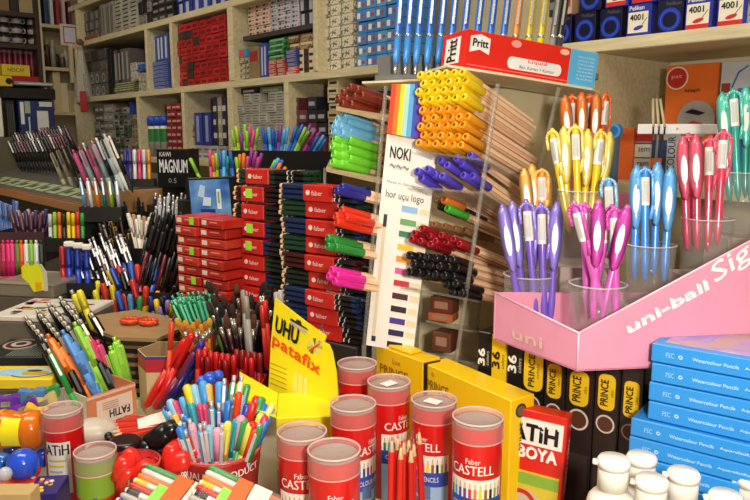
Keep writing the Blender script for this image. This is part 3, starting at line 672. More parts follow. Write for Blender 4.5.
# ---- rack parallel to the wall at far left
ro = P(86, 204, 2.1); ro.z = 1.262
RK = frame(ro, x=UX)
t = thing('pen_rack', 'long wooden pen rack with slanted top and small price cards at left', 'rack', RK)
part('board', MB().box((-1.48, 0, 0), (0, .32, .034), M('8A5C3A', .5, 0, 'wood'), .002), t)
part('sloped_panel', MB().add([(-1.47, .012, .0345), (-.01, .012, .0345), (-.01, .3, .11), (-1.47, .3, .11), (-1.47, .3, .0345), (-.01, .3, .0345)], [(0, 1, 2, 3), (1, 5, 2), (0, 3, 4), (2, 5, 4, 3), (0, 4, 5, 1)], M('5A5850', .5)), t)
part('front_trim', MB().box((-1.48, -.006, .004), (.002, -.0001, .03), M('A8764A', .5, 0, 'wood'), .001), t)
part('end_panel', MB().box((.0005, .0, -.0), (.016, .32, .07), M('B88A58', .5, 0, 'wood'), .002), t)
for k in range(10):
    x = -.1-.13*k; mb = MB(); n = V((0, -.0755, .288)).normalized()
    c0 = V((x, .03, .0395)); sl = V((0, .288, .0755)).normalized()
    pts = [c0, c0+V((.1, 0, 0)), c0+V((.1, 0, 0))+sl*.07, c0+sl*.07]
    mb.add([p+n*.001 for p in pts]+[p for p in pts], [(0, 1, 2, 3), (4, 7, 6, 5), (0, 4, 5, 1), (1, 5, 6, 2), (2, 6, 7, 3), (3, 7, 4, 0)], M('A8B088', .5))
    d = c0+sl*.015+n*.0016
    mb.add([d+V((.01, 0, 0)), d+V((.055, 0, 0)), d+V((.055, 0, 0))+sl*.03, d+V((.01, 0, 0))+sl*.03], [(0, 1, 2, 3)], M('3A5A3A', .5))
    part('price_card', mb, t)
block('display_riser', 'dark riser block beneath the long wooden pen rack', 'riser', RK, (-1.3, .04, Z0-1.262+.0005), (-.16, .28, -.0005), '3A342E')
def rd(px): return 2.12+(88-px)*.0125
for i in range(39):      # black pens leaning to the left in the rack
    px = 8+(i % 20)*2.9+(i//20)*4; r_ = i//20; D = rd(px)+.02+.12*r_
    y0 = (141 if px < 40 else 139)-8*r_-.3*(i % 20); pstick('click_fat', (random.choice(['0E0E10', '161114', '140F12']), '0E0E10', random.choice(['B8B4B0', '1E1C1E', '2A282A', '242022', '6A3A48'])), (px, y0), (px+17, y0+36), D, .150, 'black pen leaning in the long rack', group='black pens in the long rack')
for i, (px, py, c, c2) in enumerate(((50, 150, 'B8A888', '3A3028'), (56, 147, '9A8A70', '1A1A1C'), (62, 146, '2A2628', '6A6458'), (66, 142, '1C1C1E', '1C1C1E'), (73, 150, 'E0569A', 'D04A88'), (79, 147, 'B8C8DC', 'C0507A'), (83, 143, '1A1A1E', 'E8E0E0'), (86, 146, 'E0609A', '5A2A40'), (92, 141, 'A8C4D4', 'D87AA0'), (96, 138, '1C2024', 'E0E0E0'), (100, 136, 'B0C0C8', '1A1A1A'), (104, 134, 'E0DCD0', 'C8C4BC'), (109, 136, '1E1C1C', 'E8E4D8'))):
    nm = {'B8A888': 'tan', '9A8A70': 'khaki', '2A2628': 'charcoal', '1C1C1E': 'plain black', 'E0569A': 'bright pink', 'B8C8DC': 'pale blue', '1A1A1E': 'black and white', 'E0609A': 'pink and black', 'A8C4D4': 'light blue', '1C2024': 'dark grey', 'B0C0C8': 'silver blue', 'E0DCD0': 'cream white', '1E1C1C': 'rightmost black'}[c]
    pstick('click_fat', (c, c, c2), (px, py), (px+17, py+40), rd(min(px, 100))-.02, .17, f'{nm} ballpoint leaning in the rack near picture left', group='coloured ballpoints leaning in the rack')
# second row of coloured pens in front of the rack end
hA, W, H = holder('pen_tray', 'dark tray in front of the rack end holding six upright pens', 80, 122, 207, 222, 1.93, .03, '2A2826')
for i, (c, nm) in enumerate((('5A9AC8', 'steel blue'), ('E8E4DC', 'white'), ('E88A1E', 'orange'), ('2A7A88', 'teal'), ('9AC83A', 'lime green'), ('D0D4D8', 'silver'))):
    px = 84+i*6.6; pstick('click', (c, c, 'D0D0D0'), (px-4+i*.6, 178), (px+3, 216), 1.945, .118, f'{nm} short ballpoint in tray below the leaning pens')
hB, W, H = holder('pen_tray', 'dark tray left of the black lettered box holding five pens', 121, 154, 179, 187, 2.0, .03, '2A2826')
for i, (c, nm) in enumerate((('2A2A8A', 'deep blue'), ('4A3A9A', 'violet blue'), ('E8E8E8', 'white'), ('E8407A', 'hot pink'), ('D8D8DC', 'pearl white'), ('F09A1E', 'amber'))):
    pstick('capped', (c, c), (125+i*4.7, 149.5), (126+i*4.7, 184), 2.015, .100, f'{nm} capped pen in tray left of lettered black box')
# stepped black display under the middle pens
for k, (px, py, D, wl, wr, dp, lb) in enumerate(((152, 183, 2.32, .12, .19, .16, 'top step of black display below lettered box'), (150, 205, 2.19, .16, .18, .10, 'second step of black display under clear pen tops'), (146, 235, 2.08, .17, .17, .09, 'third step of black display behind gold pens'), (140, 268, 1.99, .2, .16, .07, 'lowest step of black display behind marker fan'))):
    o = P(px, py, D); zt = o.z; o.z = 0; m = frame(o, x=UX)
    block('display_step', lb, 'display step', m, (-wl, 0, Z0+.0005), (wr, min(dp, .055), zt-.0005), '26231F')
    for q in range(2 if k < 2 else 0):
        x = -.1+.16*q; tt = thing('wire_clip', f'white arched wire clip on black display, {["top","second"][k]} step {["left","right"][q]}', 'clip', m @ Matrix.Translation((x, -.001, zt)))
        part('arch', MB().path([(0, 0, -.035), (0, 0, .0), (.03, 0, .0), (.03, 0, -.035)], .003, M('D8CEC0', .3), 6), tt)
# lettered black box MAGNUM
p0, p1 = P(158, 187, 2.13), P(190, 190, 2.1); m = fr2(p0, p1); W = (p1-p0).length; H = 38/F*2.12
t = thing('ink_refill_box', 'black box with bold white MAGNUM lettering beside blue card', 'box', m)
part('box_body', MB().box((0, 0, 0), (W, .06, H), BLACK, .001), t)
part('lettering', ft('MAGNUM', W*.08, H*.38, W*.95, H*.72, M('E8E8E8', .4), -.0003, bold=.0012), t)
part('small_lettering', ft('KAWI', W*.1, H*.8, W*.45, H*.92, M('E8E8E8', .4), -.0003), t)
part('lower_lettering', ft('0.5', W*.35, H*.12, W*.6, H*.24, M('9A9A9A', .4), -.0003), t)
block('display_riser', 'black riser under the lettered black box', 'riser', m, (-.0, .02, Z0+.0006-m.translation.z), (W+.02, .055, -.0005), '201E1C')
# blue card
p0, p1 = P(192, 217, 1.62), P(233, 222, 1.58); m = fr2(p0, p1); W = (p1-p0).length; H = 38/F*1.6
m = m @ Matrix.Rotation(-.06, 4, 'Y')
t = thing('display_card', 'shiny blue card in a black frame standing on red boxes', 'card', m)
part('frame', MB().box((-.004, 0, -.004), (W+.01, .012, H+.003), BLACK, .002), t)
gm = bpy.data.materials.new('blue_foil'); gm.use_nodes = True; nt = gm.node_tree; b = nt.nodes['Principled BSDF']; b.inputs['Roughness'].default_value = .2
tc = nt.nodes.new('ShaderNodeTexCoord'); gr = nt.nodes.new('ShaderNodeTexNoise'); gr.inputs['Scale'].default_value = 14; rp = nt.nodes.new('ShaderNodeValToRGB')
rp.color_ramp.elements[0].color = lin('1E52A8')+(1,); rp.color_ramp.elements[0].position = .35; rp.color_ramp.elements[1].color = lin('7AB0E0')+(1,); rp.color_ramp.elements[1].position = .68
nt.links.new(tc.outputs['Object'], gr.inputs['Vector']); nt.links.new(gr.outputs[0], rp.inputs[0]); nt.links.new(rp.outputs[0], b.inputs['Base Color'])
part('printed_face', MB().box((.001, -.001, .001), (W*.98, -.0002, H*.97), gm), t)
p = MB(); p.prism([(W*.2, H*.55), (W*.35, H*.5), (W*.4, H*.8), (W*.28, H*.85)], -.0018, -.001, M('B8D0E8', .3)); p.prism([(W*.3, H*.3), (W*.5, H*.28), (W*.52, H*.5), (W*.35, H*.52)], -.0018, -.001, M('D0DCEC', .3))
plate(p, W*.66, H*.2, W*.76, H*.72, M('E0E8EC', .3), -.001); plate(p, W*.69, H*.35, W*.73, H*.65, M('7A9A5A', .3), -.0016); plate(p, W*.25, H*.1, W*.6, H*.2, M('1A3080', .3), -.001); part('printed_picture', p, t)
# ---- felt tip fans in black holders
FC = ['2E7AD0', '3A9AE0', '7AD03A', 'D8408A', '8A3AB0', 'E87A1E', '2AA89A', 'E84A8A', 'A8E04A', '3A4AC8']
def felts(lst, D, where, L=.15):
    cols = {'b': ('2E62C0', 'blue'), 'l': ('5AB0E8', 'light blue'), 'g': ('8ED03A', 'lime green'), 'p': ('E0508A', 'pink'), 'v': ('8A3A9A', 'violet'), 'o': ('E8842A', 'orange'), 't': ('2A9AA0', 'turquoise'), 'y': ('C8D83A', 'yellow green'), 'm': ('A83A8A', 'magenta')}
    for i, (px, py, qx, qy, c) in enumerate(lst):
        h, nm = cols[c]; d = D+.02*math.sin(i*2.3)
        stick('felt', (h, h), P(px, py, d), P(qx, qy, d+.01), L, f'{nm} felt tip {where}', group='felt tips '+where)
t, W, H = holder('felt_tip_holder', 'long black holder of felt tips below the pale cartons', 228, 330, 151, 184, 2.06, .07, '0E0E10', k=.5)
top1 = [(232, 130, 238, 160, 'g'), (236, 126, 240, 160, 'y'), (241, 133, 243, 160, 'v'), (245, 124, 245, 160, 'g'), (250, 125, 249, 160, 'p'), (254, 130, 250, 160, 'p'), (258, 128, 253, 160, 'g'), (247, 131, 247, 160, 'g'),
  (262, 127, 268, 160, 'b'), (265, 131, 269, 160, 'b'), (269, 127, 271, 160, 'l'), (273, 129, 273, 160, 'b'), (277, 131, 275, 160, 'b'), (281, 125, 277, 160, 'v'), (285, 129, 279, 160, 'l'), (288, 127, 283, 160, 'l')]
felts(top1, 2.1, 'in left of long black holder')
felts([(303, 124, 288, 160, 'b'), (300, 129, 287, 160, 't'), (306, 127, 291, 160, 'g'), (311, 124, 296, 160, 'v'), (309, 131, 292, 160, 'g'), (316, 129, 299, 160, 'm'), (320, 132, 301, 160, 'v'), (318, 136, 303, 165, 'b'), (324, 135, 306, 165, 'l'), (322, 140, 304, 168, 'b'), (326, 139, 309, 168, 'b'), (297, 126, 285, 160, 'b')], 2.05, 'leaning right in long black holder')
t, W, H = holder('felt_tip_holder', 'lower black holder of felt tips behind the blue card', 186, 268, 178, 200, 1.84, .07, '0E0E10', k=.4)
felts([(190, 158, 203, 185, 'g'), (210, 150, 212, 185, 'p'), (213, 155, 215, 185, 'o'), (216, 153, 218, 185, 'g'), (220, 152, 223, 185, 'b'), (224, 150, 224, 185, 'l'), (228, 156, 226, 185, 't'), (232, 160, 231, 185, 'l'), (236, 157, 240, 185, 'g'), (240, 154, 239, 185, 'o'), (244, 153, 242, 185, 'o'), (248, 156, 245, 185, 'p'), (252, 150, 247, 185, 'v'), (256, 151, 250, 185, 'm'), (262, 153, 254, 185, 'v'), (259, 157, 252, 185, 'p'), (230, 151, 234, 185, 'b')], 1.88, 'in lower black holder', .13)
felts([(279, 158, 268, 178, 'l'), (283, 160, 271, 178, 'b'), (281, 163, 272, 180, 'o'), (286, 167, 276, 182, 'o'), (276, 160, 267, 178, 'g')], 1.78, 'behind the black pencil packs', .10)
block('display_riser', 'black riser carrying both felt tip holders', 'riser', frame(V((P(184, 200, 1.9).x, P(184, 200, 1.9).y, 0)), x=V((.92, -.2, 0))), (0, -.04, Z0+.001), (.30, .10, P(190, 200, 1.84).z-.001), '1C1A18')

# ---- red pencil boxes
RB = frame(P(181, 330, 1.46), x=V((.80, -.60, 0)))
z = Z0+.0005; n = 0; base = RB.translation.copy()
zt = P(181, 212, 1.46).z; nb = 10; zb = P(181, 310, 1.46).z; hh = (zt-zb)/nb
block('display_riser', 'plain cardboard block under the red pencil boxes', 'riser', frame(V((base.x, base.y, 0)), x=V((.80, -.60, 0))), (0.005, .01, Z0+.001), (.135, .07, zb-.0005), 'A88A60')
for k in range(nb):
    for q in range(2):
        m = frame(V((base.x, base.y, zb+hh*k)), x=V((.80, -.60, 0))) @ Matrix.Translation((random.uniform(-.003, .003)+.074*q, .0+.001*q, .0)) @ Matrix.Rotation(random.uniform(-.09, .09), 4, 'Z')
        t = thing('pencil_box', f'flat red pencil box, {"left" if q == 0 else "right"} column of red stack, {"bottom" if k == 0 else nth(k)+" up"}', 'box', m, 'red pencil boxes in the stack')
        W = .070
        part('box_body', MB().box((0, 0, 0), (W, .08, hh*.86), M(random.choice(['B8241A', 'AC2018', 'C03022']), .35), .001), t)
        p = MB(); plate(p, W*.05, hh*.25, W*.26, hh*.7, M('E0D0C0', .4)); plate(p, W*.35, hh*.2, W*.9, hh*.28, M('7A1410', .4)); plate(p, W*.4, hh*.5, W*.75, hh*.62, M('E88A78', .4)); part('printed_label', p, t)
        if (k, q) in ((9, 0), (3, 0), (6, 0)):
            part('price_tag', MB().box((W*.62, -.0016, hh*.1), (W*.8, -.0006, hh*.85), M('8EE03A', .4)), t, 'green price tag')

# ---- black pencil packs with red bands
PKM = {}
def pack(m, c, name_c, lab, L=.185, tag_=False, b0=.13, b1=.46):
    t = thing('pencil_pack', lab, 'pencil pack', m, 'black pencil packs with red bands')
    key = (c, b0)
    if key not in PKM:
        b = MB(); q = Matrix.Rotation(math.pi/2, 4, 'Y')
        b.lathe([(.0046, 0, RAWW), (.0046, .006, M(c, .3)), (.0046, L*.55, M('151416', .3)), (.0046, L*.72, M('D8D4CC', .3)), (.0046, L*.735, M('151416', .3)), (.0046, L*.78, M('D8D4CC', .3)), (.0046, L*.79, M('151416', .3)), (.0046, L-.012, M(c, .3)), (.0046, L)], M(c, .3), 6, ax=q, smooth=False)
        PKM[key] = b.mesh('pencil')
        bb = MB().box((L*b0, -.006, -.0046), (L*b1, .0365, .0238), M('C4241C', .35), .001); bm = bb.mesh('band'); PKM[key+('b',)] = bm
        p = MB(); x0 = L*(b0+.04); ft('faber', x0+.014, .006, x0+.04, .014, M('F0D8D0', .4), -.0063, p); disc(p, x0+.005, .010, .0045, M('F0D8D0', .4), y=-.006); PKM[key+('t',)] = p.mesh('lettering')
    for k in range(3):
        for j in range(4): part('pencil', PKM[key], t, mw=Matrix.Translation((random.uniform(-.003, .003), j*.0101, k*.0094)))
    part('band', PKM[key+('b',)], t, 'red paper band'); part('lettering', PKM[key+('t',)], t)
    if tag_: part('price_tag', MB().box((L*(b0+.08), -.0075, .002), (L*(b0+.17), -.0065, .02), M('9AE83A', .4)), t, 'green price tag')
px_ = V((.80, -.60, 0))
cc = [('1C3A28', 'dark green'), ('1A2A4E', 'navy'), ('3C1216', 'maroon'), ('1C3A28', 'dark green'), ('18201E', 'black'), ('1A2A4E', 'navy'), ('1A2A4E', 'navy')]
for (pxx, Dk, ys, nm, dx) in ((237, 1.42, [176, 193, 210, 227, 244, 260, 276, 292], 'left', 0), (284, 1.32, [191, 207, 224, 241, 258, 275, 292, 309, 325], 'right', 0)):
    o = P(pxx, ys[-1]+8, Dk)
    for k, y in enumerate(ys):
        zz_ = P(pxx, y+3, Dk).z
        if nm == 'left' and k == 0: pass
        m = frame(V((o.x, o.y, zz_)), x=px_) @ Matrix.Translation((random.uniform(-.004, .004)+(.02 if nm == 'left' and k == 0 else 0), 0, 0)) @ Matrix.Rotation(random.uniform(-.07, .07), 4, 'Z')
        c, cn_ = cc[(k*2+(nm == 'right')) % 7]
        pack(m, c, cn_, f'{cn_} and black pencils in red band, {nm} stack, {nth(k)} from top', tag_=(nm == 'left' and k in (1, 3, 4)), b0=.13 if nm == 'left' else .34, b1=.46 if nm == 'left' else .72)
    lo = P(pxx, ys[-1]+3, Dk).z-.006
    block('display_riser', f'riser block under the {nm} stack of banded pencils', 'riser', frame(V((o.x, o.y, 0)), x=px_), (.01, 0, Z0+.001), (.175, .045, lo-.0005), '2A2622')

# ---- left middle: upright highlighters, blue capped glue pens, dark pens, pens with white tops
t, W, H = holder('pen_holder', 'black holder of bright highlighters under the rack', 46, 86, 238, 252, 1.84, .04, '141414')
for i, (c, nm, y) in enumerate((('C8CCD0', 'silver grey', 214), ('9ACC3A', 'lime', 212), ('E8702A', 'orange', 212), ('2A2628', 'dark', 214), ('F0D01E', 'yellow', 212), ('F0C81E', 'golden yellow', 213), ('E03A3A', 'red', 212), ('2EA84A', 'green', 213))):
    pstick('felt', (c, c), (50+i*4.6, y), (51+i*4.6, 248), 1.86, .10, f'{nm} highlighter standing in black holder under rack', name='highlighter')
for i in range(8): pstick('capped', (['3A5A9A', '4A6AB0'][i % 2], ['3A5AA0', '6A8AC8'][i % 2]), (-3+i*2.8, 200+(i*7) % 6), (1+i*2.2, 235), 2.05, .12, 'blue capped pen in cluster at left edge under rack', group='blue pens under the rack')
for i in range(16): pstick('capped', (['5A2A3A', '6A4A5A', '3A2A4A'][i % 3], ['7A4A4A', '8A7A8A', '4A3A6A', 'B09AA8'][i % 4]), (10+i*2.6, 209+(i*5) % 7), (19+i*1.6, 240), 1.98+.02*(i % 2), .13, 'purple brown pen in fan below the long rack', group='purple brown pens in the fan')
t, W, H = holder('pen_cup', 'dark holder carrying blue and purple brown pens at left', -4, 46, 232, 262, 1.96, .09, '4A3038')
ls = [(-2, 'B85A6A', 'dusty rose'), (3, 'C83A5A', 'crimson'), (8, 'E82A7A', 'bright pink'), (12, 'F03A8A', 'hot pink'), (17, '6A8A3A', 'olive'), (21, 'E8621E', 'orange'), (26, 'E8E8E4', 'white'), (31, '8AC83A', 'lime'), (36, 'E4E4E0', 'ivory'), (41, '2E3A34', 'dark green')]
for px, c, nm in ls: pstick('click_fat', (c, c, c), (px, 240), (px+2, 285), 1.90, .145, f'{nm} ballpoint in low row beside the yellow cut-out card')
t, W, H = holder('pen_holder', 'pale clear holder of a low row of ballpoints at left', -8, 46, 277, 290, 1.875, .05, '8A7C74')
# yellow cut-out card
m = fr2(P(23, 289, 1.70), P(52, 296, 1.67)); k_ = 1.7/F
pts = [(0, 12), (0, 22), (6, 27), (12, 24), (17, 26), (26, 27), (31, 20), (31, 2), (14, -2), (8, 6)]
t = thing('cutout_card', 'bright yellow cut-out card behind the grey tray at left', 'card', m)
part('card', MB().prism([(x*k_, z*k_) for x, z in pts], 0, .002, M('E8EC1E', .4)), t)
part('white_edge', MB().prism([(x*k_, z*k_) for x, z in [(24, 26), (26, 27), (33, 20), (33, 1), (28, 0), (28, 19)]], -.001, -.0002, M('C8C8B8', .4)), t)
part('orange_print', MB().prism([(x*k_, z*k_) for x, z in [(17, 0), (25, 2), (25, 9), (17, 8)]], -.001, -.0002, M('E8A81E', .4)), t)
for i in range(3):
    for s_ in range(2):
        px = 68+i*9+s_*3; py = 245+i*1.5+s_*6
        t = pstick('marker', ('2A44B8', '2A44B8'), (px, py), (px+2, py+40), 1.77+.04*s_, .125, f'glossy blue marker under white cap, {["left","middle","right"][i]} pair, {["front","back"][s_]}', name='marker', cat='marker')
    o = P(69+i*9, 242+i*1.5, 1.75); t = solo('white_stopper', MB().box((-.012, -.008, 0), (.012, .008, .014), WHITE, .003), f'white plastic stopper above blue markers, {["left","middle","right"][i]}', 'stopper', Matrix.Translation(o-V((0, 0, .012))))
pstick('marker', ('B8202A', 'B8202A'), (62, 246), (64, 285), 1.77, .12, 'single red marker left of glossy blue markers', cat='marker')
t, W, H = holder('pen_holder', 'black holder of glossy blue markers', 60, 96, 283, 297, 1.74, .06, '1A1A20')
t, W, H = holder('pen_holder', 'wide dark holder of black and gold pens in the middle', 96, 186, 246, 272, 1.86, .09, '141214', k=.3)
dk = ['161416', '1E1A1C', '2A2224', '161416', '241E1E']
wt = ['A8A49C', '4A4A48', '2A2A2A', '8A8480', '1A1A1A', '1A1A1A', '6A4A40']
for i in range(84):
    f = (i % 42)/41; px = 98+f*86+random.uniform(-2, 2); py = random.choice([200, 208, 216, 224, 232] if i < 42 else [226, 234, 242, 250])+random.uniform(-3, 3)
    c = random.choice(dk); gold = 108 < px < 145 and py > 210 and random.random() < .45
    if gold: c = 'C89A2A'
    pstick('click', (c, c if not gold else 'A8842A', random.choice(wt)), (px, py), (px+(142-px)*.35, py+42), 1.98-.0030*(py-200), .130, ('gold' if gold else 'black')+' ballpoint in wide dark holder', group='ballpoints in the wide dark holder', dD=.03)
for i in range(10):
    c = ['E8E4D8', 'D8C8B0', 'B08A6A', 'F0ECE4'][i % 4]; px = 128+i*2.7
    pstick('capped', (c, c), (px, 213+(i*5) % 9), (px+9-(i*1.6), 250), 1.83, .12, 'pale cream pen among black pens in wide holder', group='pale pens in the wide holder')
for i in range(16):
    px = 156+(i % 8)*4.3; py = 193+(i//8)*9+(i % 3)*2
    pstick('click', ('D8D8DC' if i % 2 else '26262A', '3A3A3E', 'F0F0F0'), (px, py), (px-6+(i % 5), py+40), 2.0-.03*(i//8), .12, 'clear topped pen in cluster under lettered black box', group='clear topped pens', dD=.03)
for i in range(18):
    px = 148+(i % 9)*4.6; py = 218+(i//9)*14+(i % 3)*3; c = ['161416', '6A1E24', '1E1A1C', '161416'][i % 4]
    pstick('capped', (c, ['161416', '2A2628'][i % 2]), (px+6, py-6), (px-7, py+44), 1.78-.03*(i//9), .165, ('maroon' if c == '6A1E24' else 'black')+' slim pen leaning right before red boxes', group='slim pens leaning right', dD=.02)
for i in range(26):
    px = 60+i*1.8; py = 276+(i*7) % 12 if i % 3 == 0 else 240+(i*11) % 24
    pstick('click', (['1A181A', '3A2A2A', 'C8A8A0', '1A181A'][i % 4], '1A181A', 'C8C8C8'), (px+20, py-8), (px+34, py+32), 1.8, .12, 'dark pen in tangle right of glossy blue markers', group='dark pens in the tangle')
# fan of capped markers in the middle
t, W, H = holder('pen_holder', 'dark holder of red blue and yellow markers fanned out', 108, 176, 290, 310, 1.77, .07, '2A2420', k=.2)
mk = [(103, 283, 108, 312, 'D8301E', 'red'), (112, 285, 116, 315, 'EAC81E', 'yellow'), (136, 284, 137, 315, '2A4AB8', 'blue'), (146, 286, 145, 315, 'D8381E', 'red'), (170, 300, 160, 322, 'E8C020', 'yellow'), (156, 303, 152, 322, '1E2A6A', 'navy'), (146, 304, 144, 322, 'D8A81E', 'yellow'), (113, 300, 116, 318, 'B83A1E', 'rust'), (134, 303, 134, 322, '3A8A5A', 'green'), (176, 285, 163, 318, '1A1A1C', 'black'), (121, 272, 131, 306, '1A1A1C', 'black'), (147, 266, 144, 306, '1A1A1C', 'black'), (161, 272, 150, 306, '1A1A1C', 'black'), (108, 270, 126, 306, 'F0D01E', 'yellow'), (111, 268, 128, 306, '2A4AB8', 'blue'), (118, 265, 131, 306, 'D8281E', 'red'), (124, 262, 134, 306, '3A5AC8', 'blue'), (130, 261, 137, 306, '3A6AD0', 'blue'), (137, 264, 142, 306, 'E03A1E', 'red'), (143, 260, 143, 306, 'E8E8F0', 'white'), (150, 262, 144, 306, 'E03A24', 'red'), (158, 263, 148, 306, '3A5AC0', 'blue'), (154, 262, 147, 306, '2A4AB0', 'blue'), (165, 268, 152, 306, 'EAC81E', 'yellow'), (171, 271, 155, 306, 'E0401E', 'red'), (132, 279, 140, 312, 'D8281E', 'red'), (117, 291, 124, 316, '3A62C8', 'blue'), (124, 293, 128, 316, 'C83A3A', 'red'), (130, 294, 132, 318, '5A9AC8', 'light blue'), (140, 296, 139, 320, '3A9A4A', 'green'), (151, 296, 146, 320, '2A8A9A', 'teal'), (158, 291, 152, 318, 'F0C41E', 'yellow'), (165, 296, 156, 320, '24307A', 'navy'), (162, 303, 158, 322, '9A7ACC', 'lilac'), (176, 293, 163, 320, '3A2A6A', 'violet'), (98, 281, 95, 300, 'F0E02A', 'yellow'), (95, 290, 100, 312, 'E8D82A', 'yellow'), (105, 288, 107, 312, 'B8401E', 'rust'), (90, 296, 104, 320, '1A181A', 'black')]
for i, (a, b, c, d, h, nm) in enumerate(mk): pstick('marker', ('17171A' if i % 3 else h, h), (a, b), (c, d), 1.79+.02*math.sin(i*1.7)-(.05 if b > 275 else 0), .118, f'{nm} capped marker in the fanned group', cat='marker', group='fanned capped markers')
pstick('marker', ('E8D82A', 'E8DC2A'), (79, 290), (88, 314), 1.46, .09, 'yellow highlighter left of the brown folders', cat='marker'); pstick('marker', ('161418', 'E8DC2A'), (74, 294), (84, 318), 1.48, .09, 'black barrelled yellow highlighter left of brown folders', cat='marker')
ex = [(150, 296, 157, 330, '1E2E7A', 'navy'), (156, 299, 161, 332, 'F0C41E', 'yellow'), (162, 297, 163, 330, '17171A', 'black'), (168, 300, 167, 332, 'A084D0', 'lilac'), (173, 303, 169, 334, 'E8B81E', 'amber'), (160, 306, 164, 336, '9A7ACC', 'lilac'), (178, 297, 172, 330, '3A2A6A', 'violet'), (183, 300, 175, 332, 'F0CC2A', 'yellow')]
for a, b, c, d, h, nm in ex: pstick('felt_fat', (h, h), (a, b), (c, d), 1.62, .10, f'{nm} pen between brown folders and glitter pens', group='pens beside the folders')
# ================================================================ LOWER LEFT
# stack of brown folders with cut corners
mo = P(76, 366, 1.60); mo.z = Z0
o0 = P(130, 352, 1.5); fm = frame(V((o0.x, o0.y, 0)), x=V((.92, -.28, 0)))
zt = P(130, 318, 1.55).z; nf = 7; hf = (zt-Z0)/nf
pts = [(-.13, .06), (-.10, -.02), (.03, -.075), (.115, -.06), (.115, .02), (.03, .10), (-.08, .13)]
for k in range(nf):
    m = fm @ Matrix.Translation((random.uniform(-.004, .004), random.uniform(-.004, .004), Z0+.0003+hf*k)) @ Matrix.Rotation(random.uniform(-.04, .04), 4, 'Z')
    t = thing('cardboard_folder', 'brown folder with dark edge in angular stack', 'folder', m, 'brown angular folders', 'z')
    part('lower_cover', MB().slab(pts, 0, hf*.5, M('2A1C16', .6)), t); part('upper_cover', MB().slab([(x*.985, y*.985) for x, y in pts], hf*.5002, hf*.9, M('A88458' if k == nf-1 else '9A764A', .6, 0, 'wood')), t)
o = P(139, 317, 1.5); o.z = zt
t = thing('red_scissors', 'clear red pair of finger rings lying on the brown folders', 'scissors', frame(o, x=V((.95, -.2, 0))))
mb = MB()
for s_ in (-1, 1):
    c = [(s_*.022+.017*math.cos(q), .014*math.sin(q), .006) for q in [2*math.pi*k/12 for k in range(13)]]; mb.path(c, .0055, M('E04A22', .15), 7)
mb.tube((-.03, .008, .006), (.0, .03, .006), .003, M('D8401E', .15)); mb.tube((.03, .008, .006), (.0, .03, .006), .003, M('D8401E', .15)); part('finger_rings', mb, t)
# grey tray and papers at the left edge
m = frame(G(-8, 296, 1.11), x=V((.97, -.2, 0)))
t = thing('clear_tray', 'grey clear tray of pencils behind the magazine at left edge', 'tray', m)
part('tray_body', MB().box((0, 0, 0), (.17, .14, .035), M('8A8272', .3, 0, 'clear', .25), .004), t)
part('rim', MB().box((0, -.002, .033), (.172, .002, .038), M('A8A090', .3)).box((0, .136, .033), (.172, .142, .038), M('A8A090', .3)), t)
block('display_riser', 'low block beneath the clear tray at left edge', 'riser', m, (0, 0, Z0-1.11+.0005), (.17, .14, -.0006), '5A5048')
m2 = frame(G(-10, 321, 1.10), x=V((.98, -.1, 0)))
t = thing('magazine', 'white magazine with colourful print at left edge', 'magazine', m2)
part('pages', MB().box((0, 0, 0), (.20, .17, .012), M('DDD5C8', .5), .002), t)
mb = MB(); mc = ['B83A3A', '3A5AA0', 'C87A6A', 'D8D0B8', '6A2A3A', '3A7A6A', 'C8A050', '2A2A3A']
for i in range(44):
    x = random.uniform(.005, .17); y = random.uniform(.005, .145); mb.box((x, y, .0122), (x+random.uniform(.01, .025), y+random.uniform(.006, .02), .0126), M(mc[i % 8], .5))
part('cover_print', mb, t)
block('display_riser', 'low block beneath the white magazine', 'riser', m2, (0, 0, Z0-1.10+.0005), (.20, .17, -.0006), '6A6058')
for i in range(9):
    c, nm = [('C8B89A', 'tan'), ('8A3A3A', 'maroon'), ('3A4A6A', 'slate'), ('D8D0C0', 'pale')][i % 4]
    q = m @ V((.02+.004*i, .012+.013*i, .008+.003*(i % 3))); stick('pencil', (c,), q+V((.13, -.02, .004)), q, .13, f'{nm} pencil lying in the clear tray at left', cat='pencil', group='pencils in the clear tray')
# black striped box with round emblem, yellow picture box
zc = 1.06
m3 = frame(G(-22, 357, zc), x=V((1, 0, 0)))
t = thing('striped_box', 'black box lid with thin pale stripes and round emblem', 'box', m3)
W = .145; Dp = .155
part('lid', MB().box((0, 0, -.025), (W, Dp, 0), M('16161A', .4), .002), t)
mb = MB()
for k in range(14): mb.box((.052+(k*.0062), .006, .0002), (.0532+k*.0062, Dp-.01, .0006), M('A8B0A0', .4))
part('pinstripes', mb, t)
e = []
pt = MB(); cx, cy = .045, .085
for rr, cl, zz_ in ((.036, 'B89888', .0010), (.030, '2A2422', .0014), (.020, 'C8B0A0', .0018), (.011, '2A2422', .0022)):
    pt.slab([(cx+rr*math.cos(2*math.pi*k/24), cy+rr*math.sin(2*math.pi*k/24)) for k in range(24)], .0002, zz_, M(cl, .5))
part('round_emblem', pt, t)
block('display_riser', 'low block beneath the black striped box', 'riser', m3, (0, .0, Z0-zc+.0005), (W, Dp, -.0256), '5A5048')
m4 = frame(G(-22, 379, 1.06), x=V((1, 0, 0))); m4.translation.z = 1.06
t = thing('picture_box', 'yellow box with blue and gold oval print at left edge', 'box', m4)
W = .134; H4 = .07
yb0 = G(-22, 384, 1.045)
part('lid', MB().box((0, 0, -.02), (W, .075, 0), M('F2D22A', .4), .002), t)
pb = MB()
def elip(mb, cx, cy, rx, ry, z, c): mb.slab([(cx+rx*math.cos(2*math.pi*k/20), cy+ry*math.sin(2*math.pi*k/20)) for k in range(20)], .0002, z, M(c, .5))
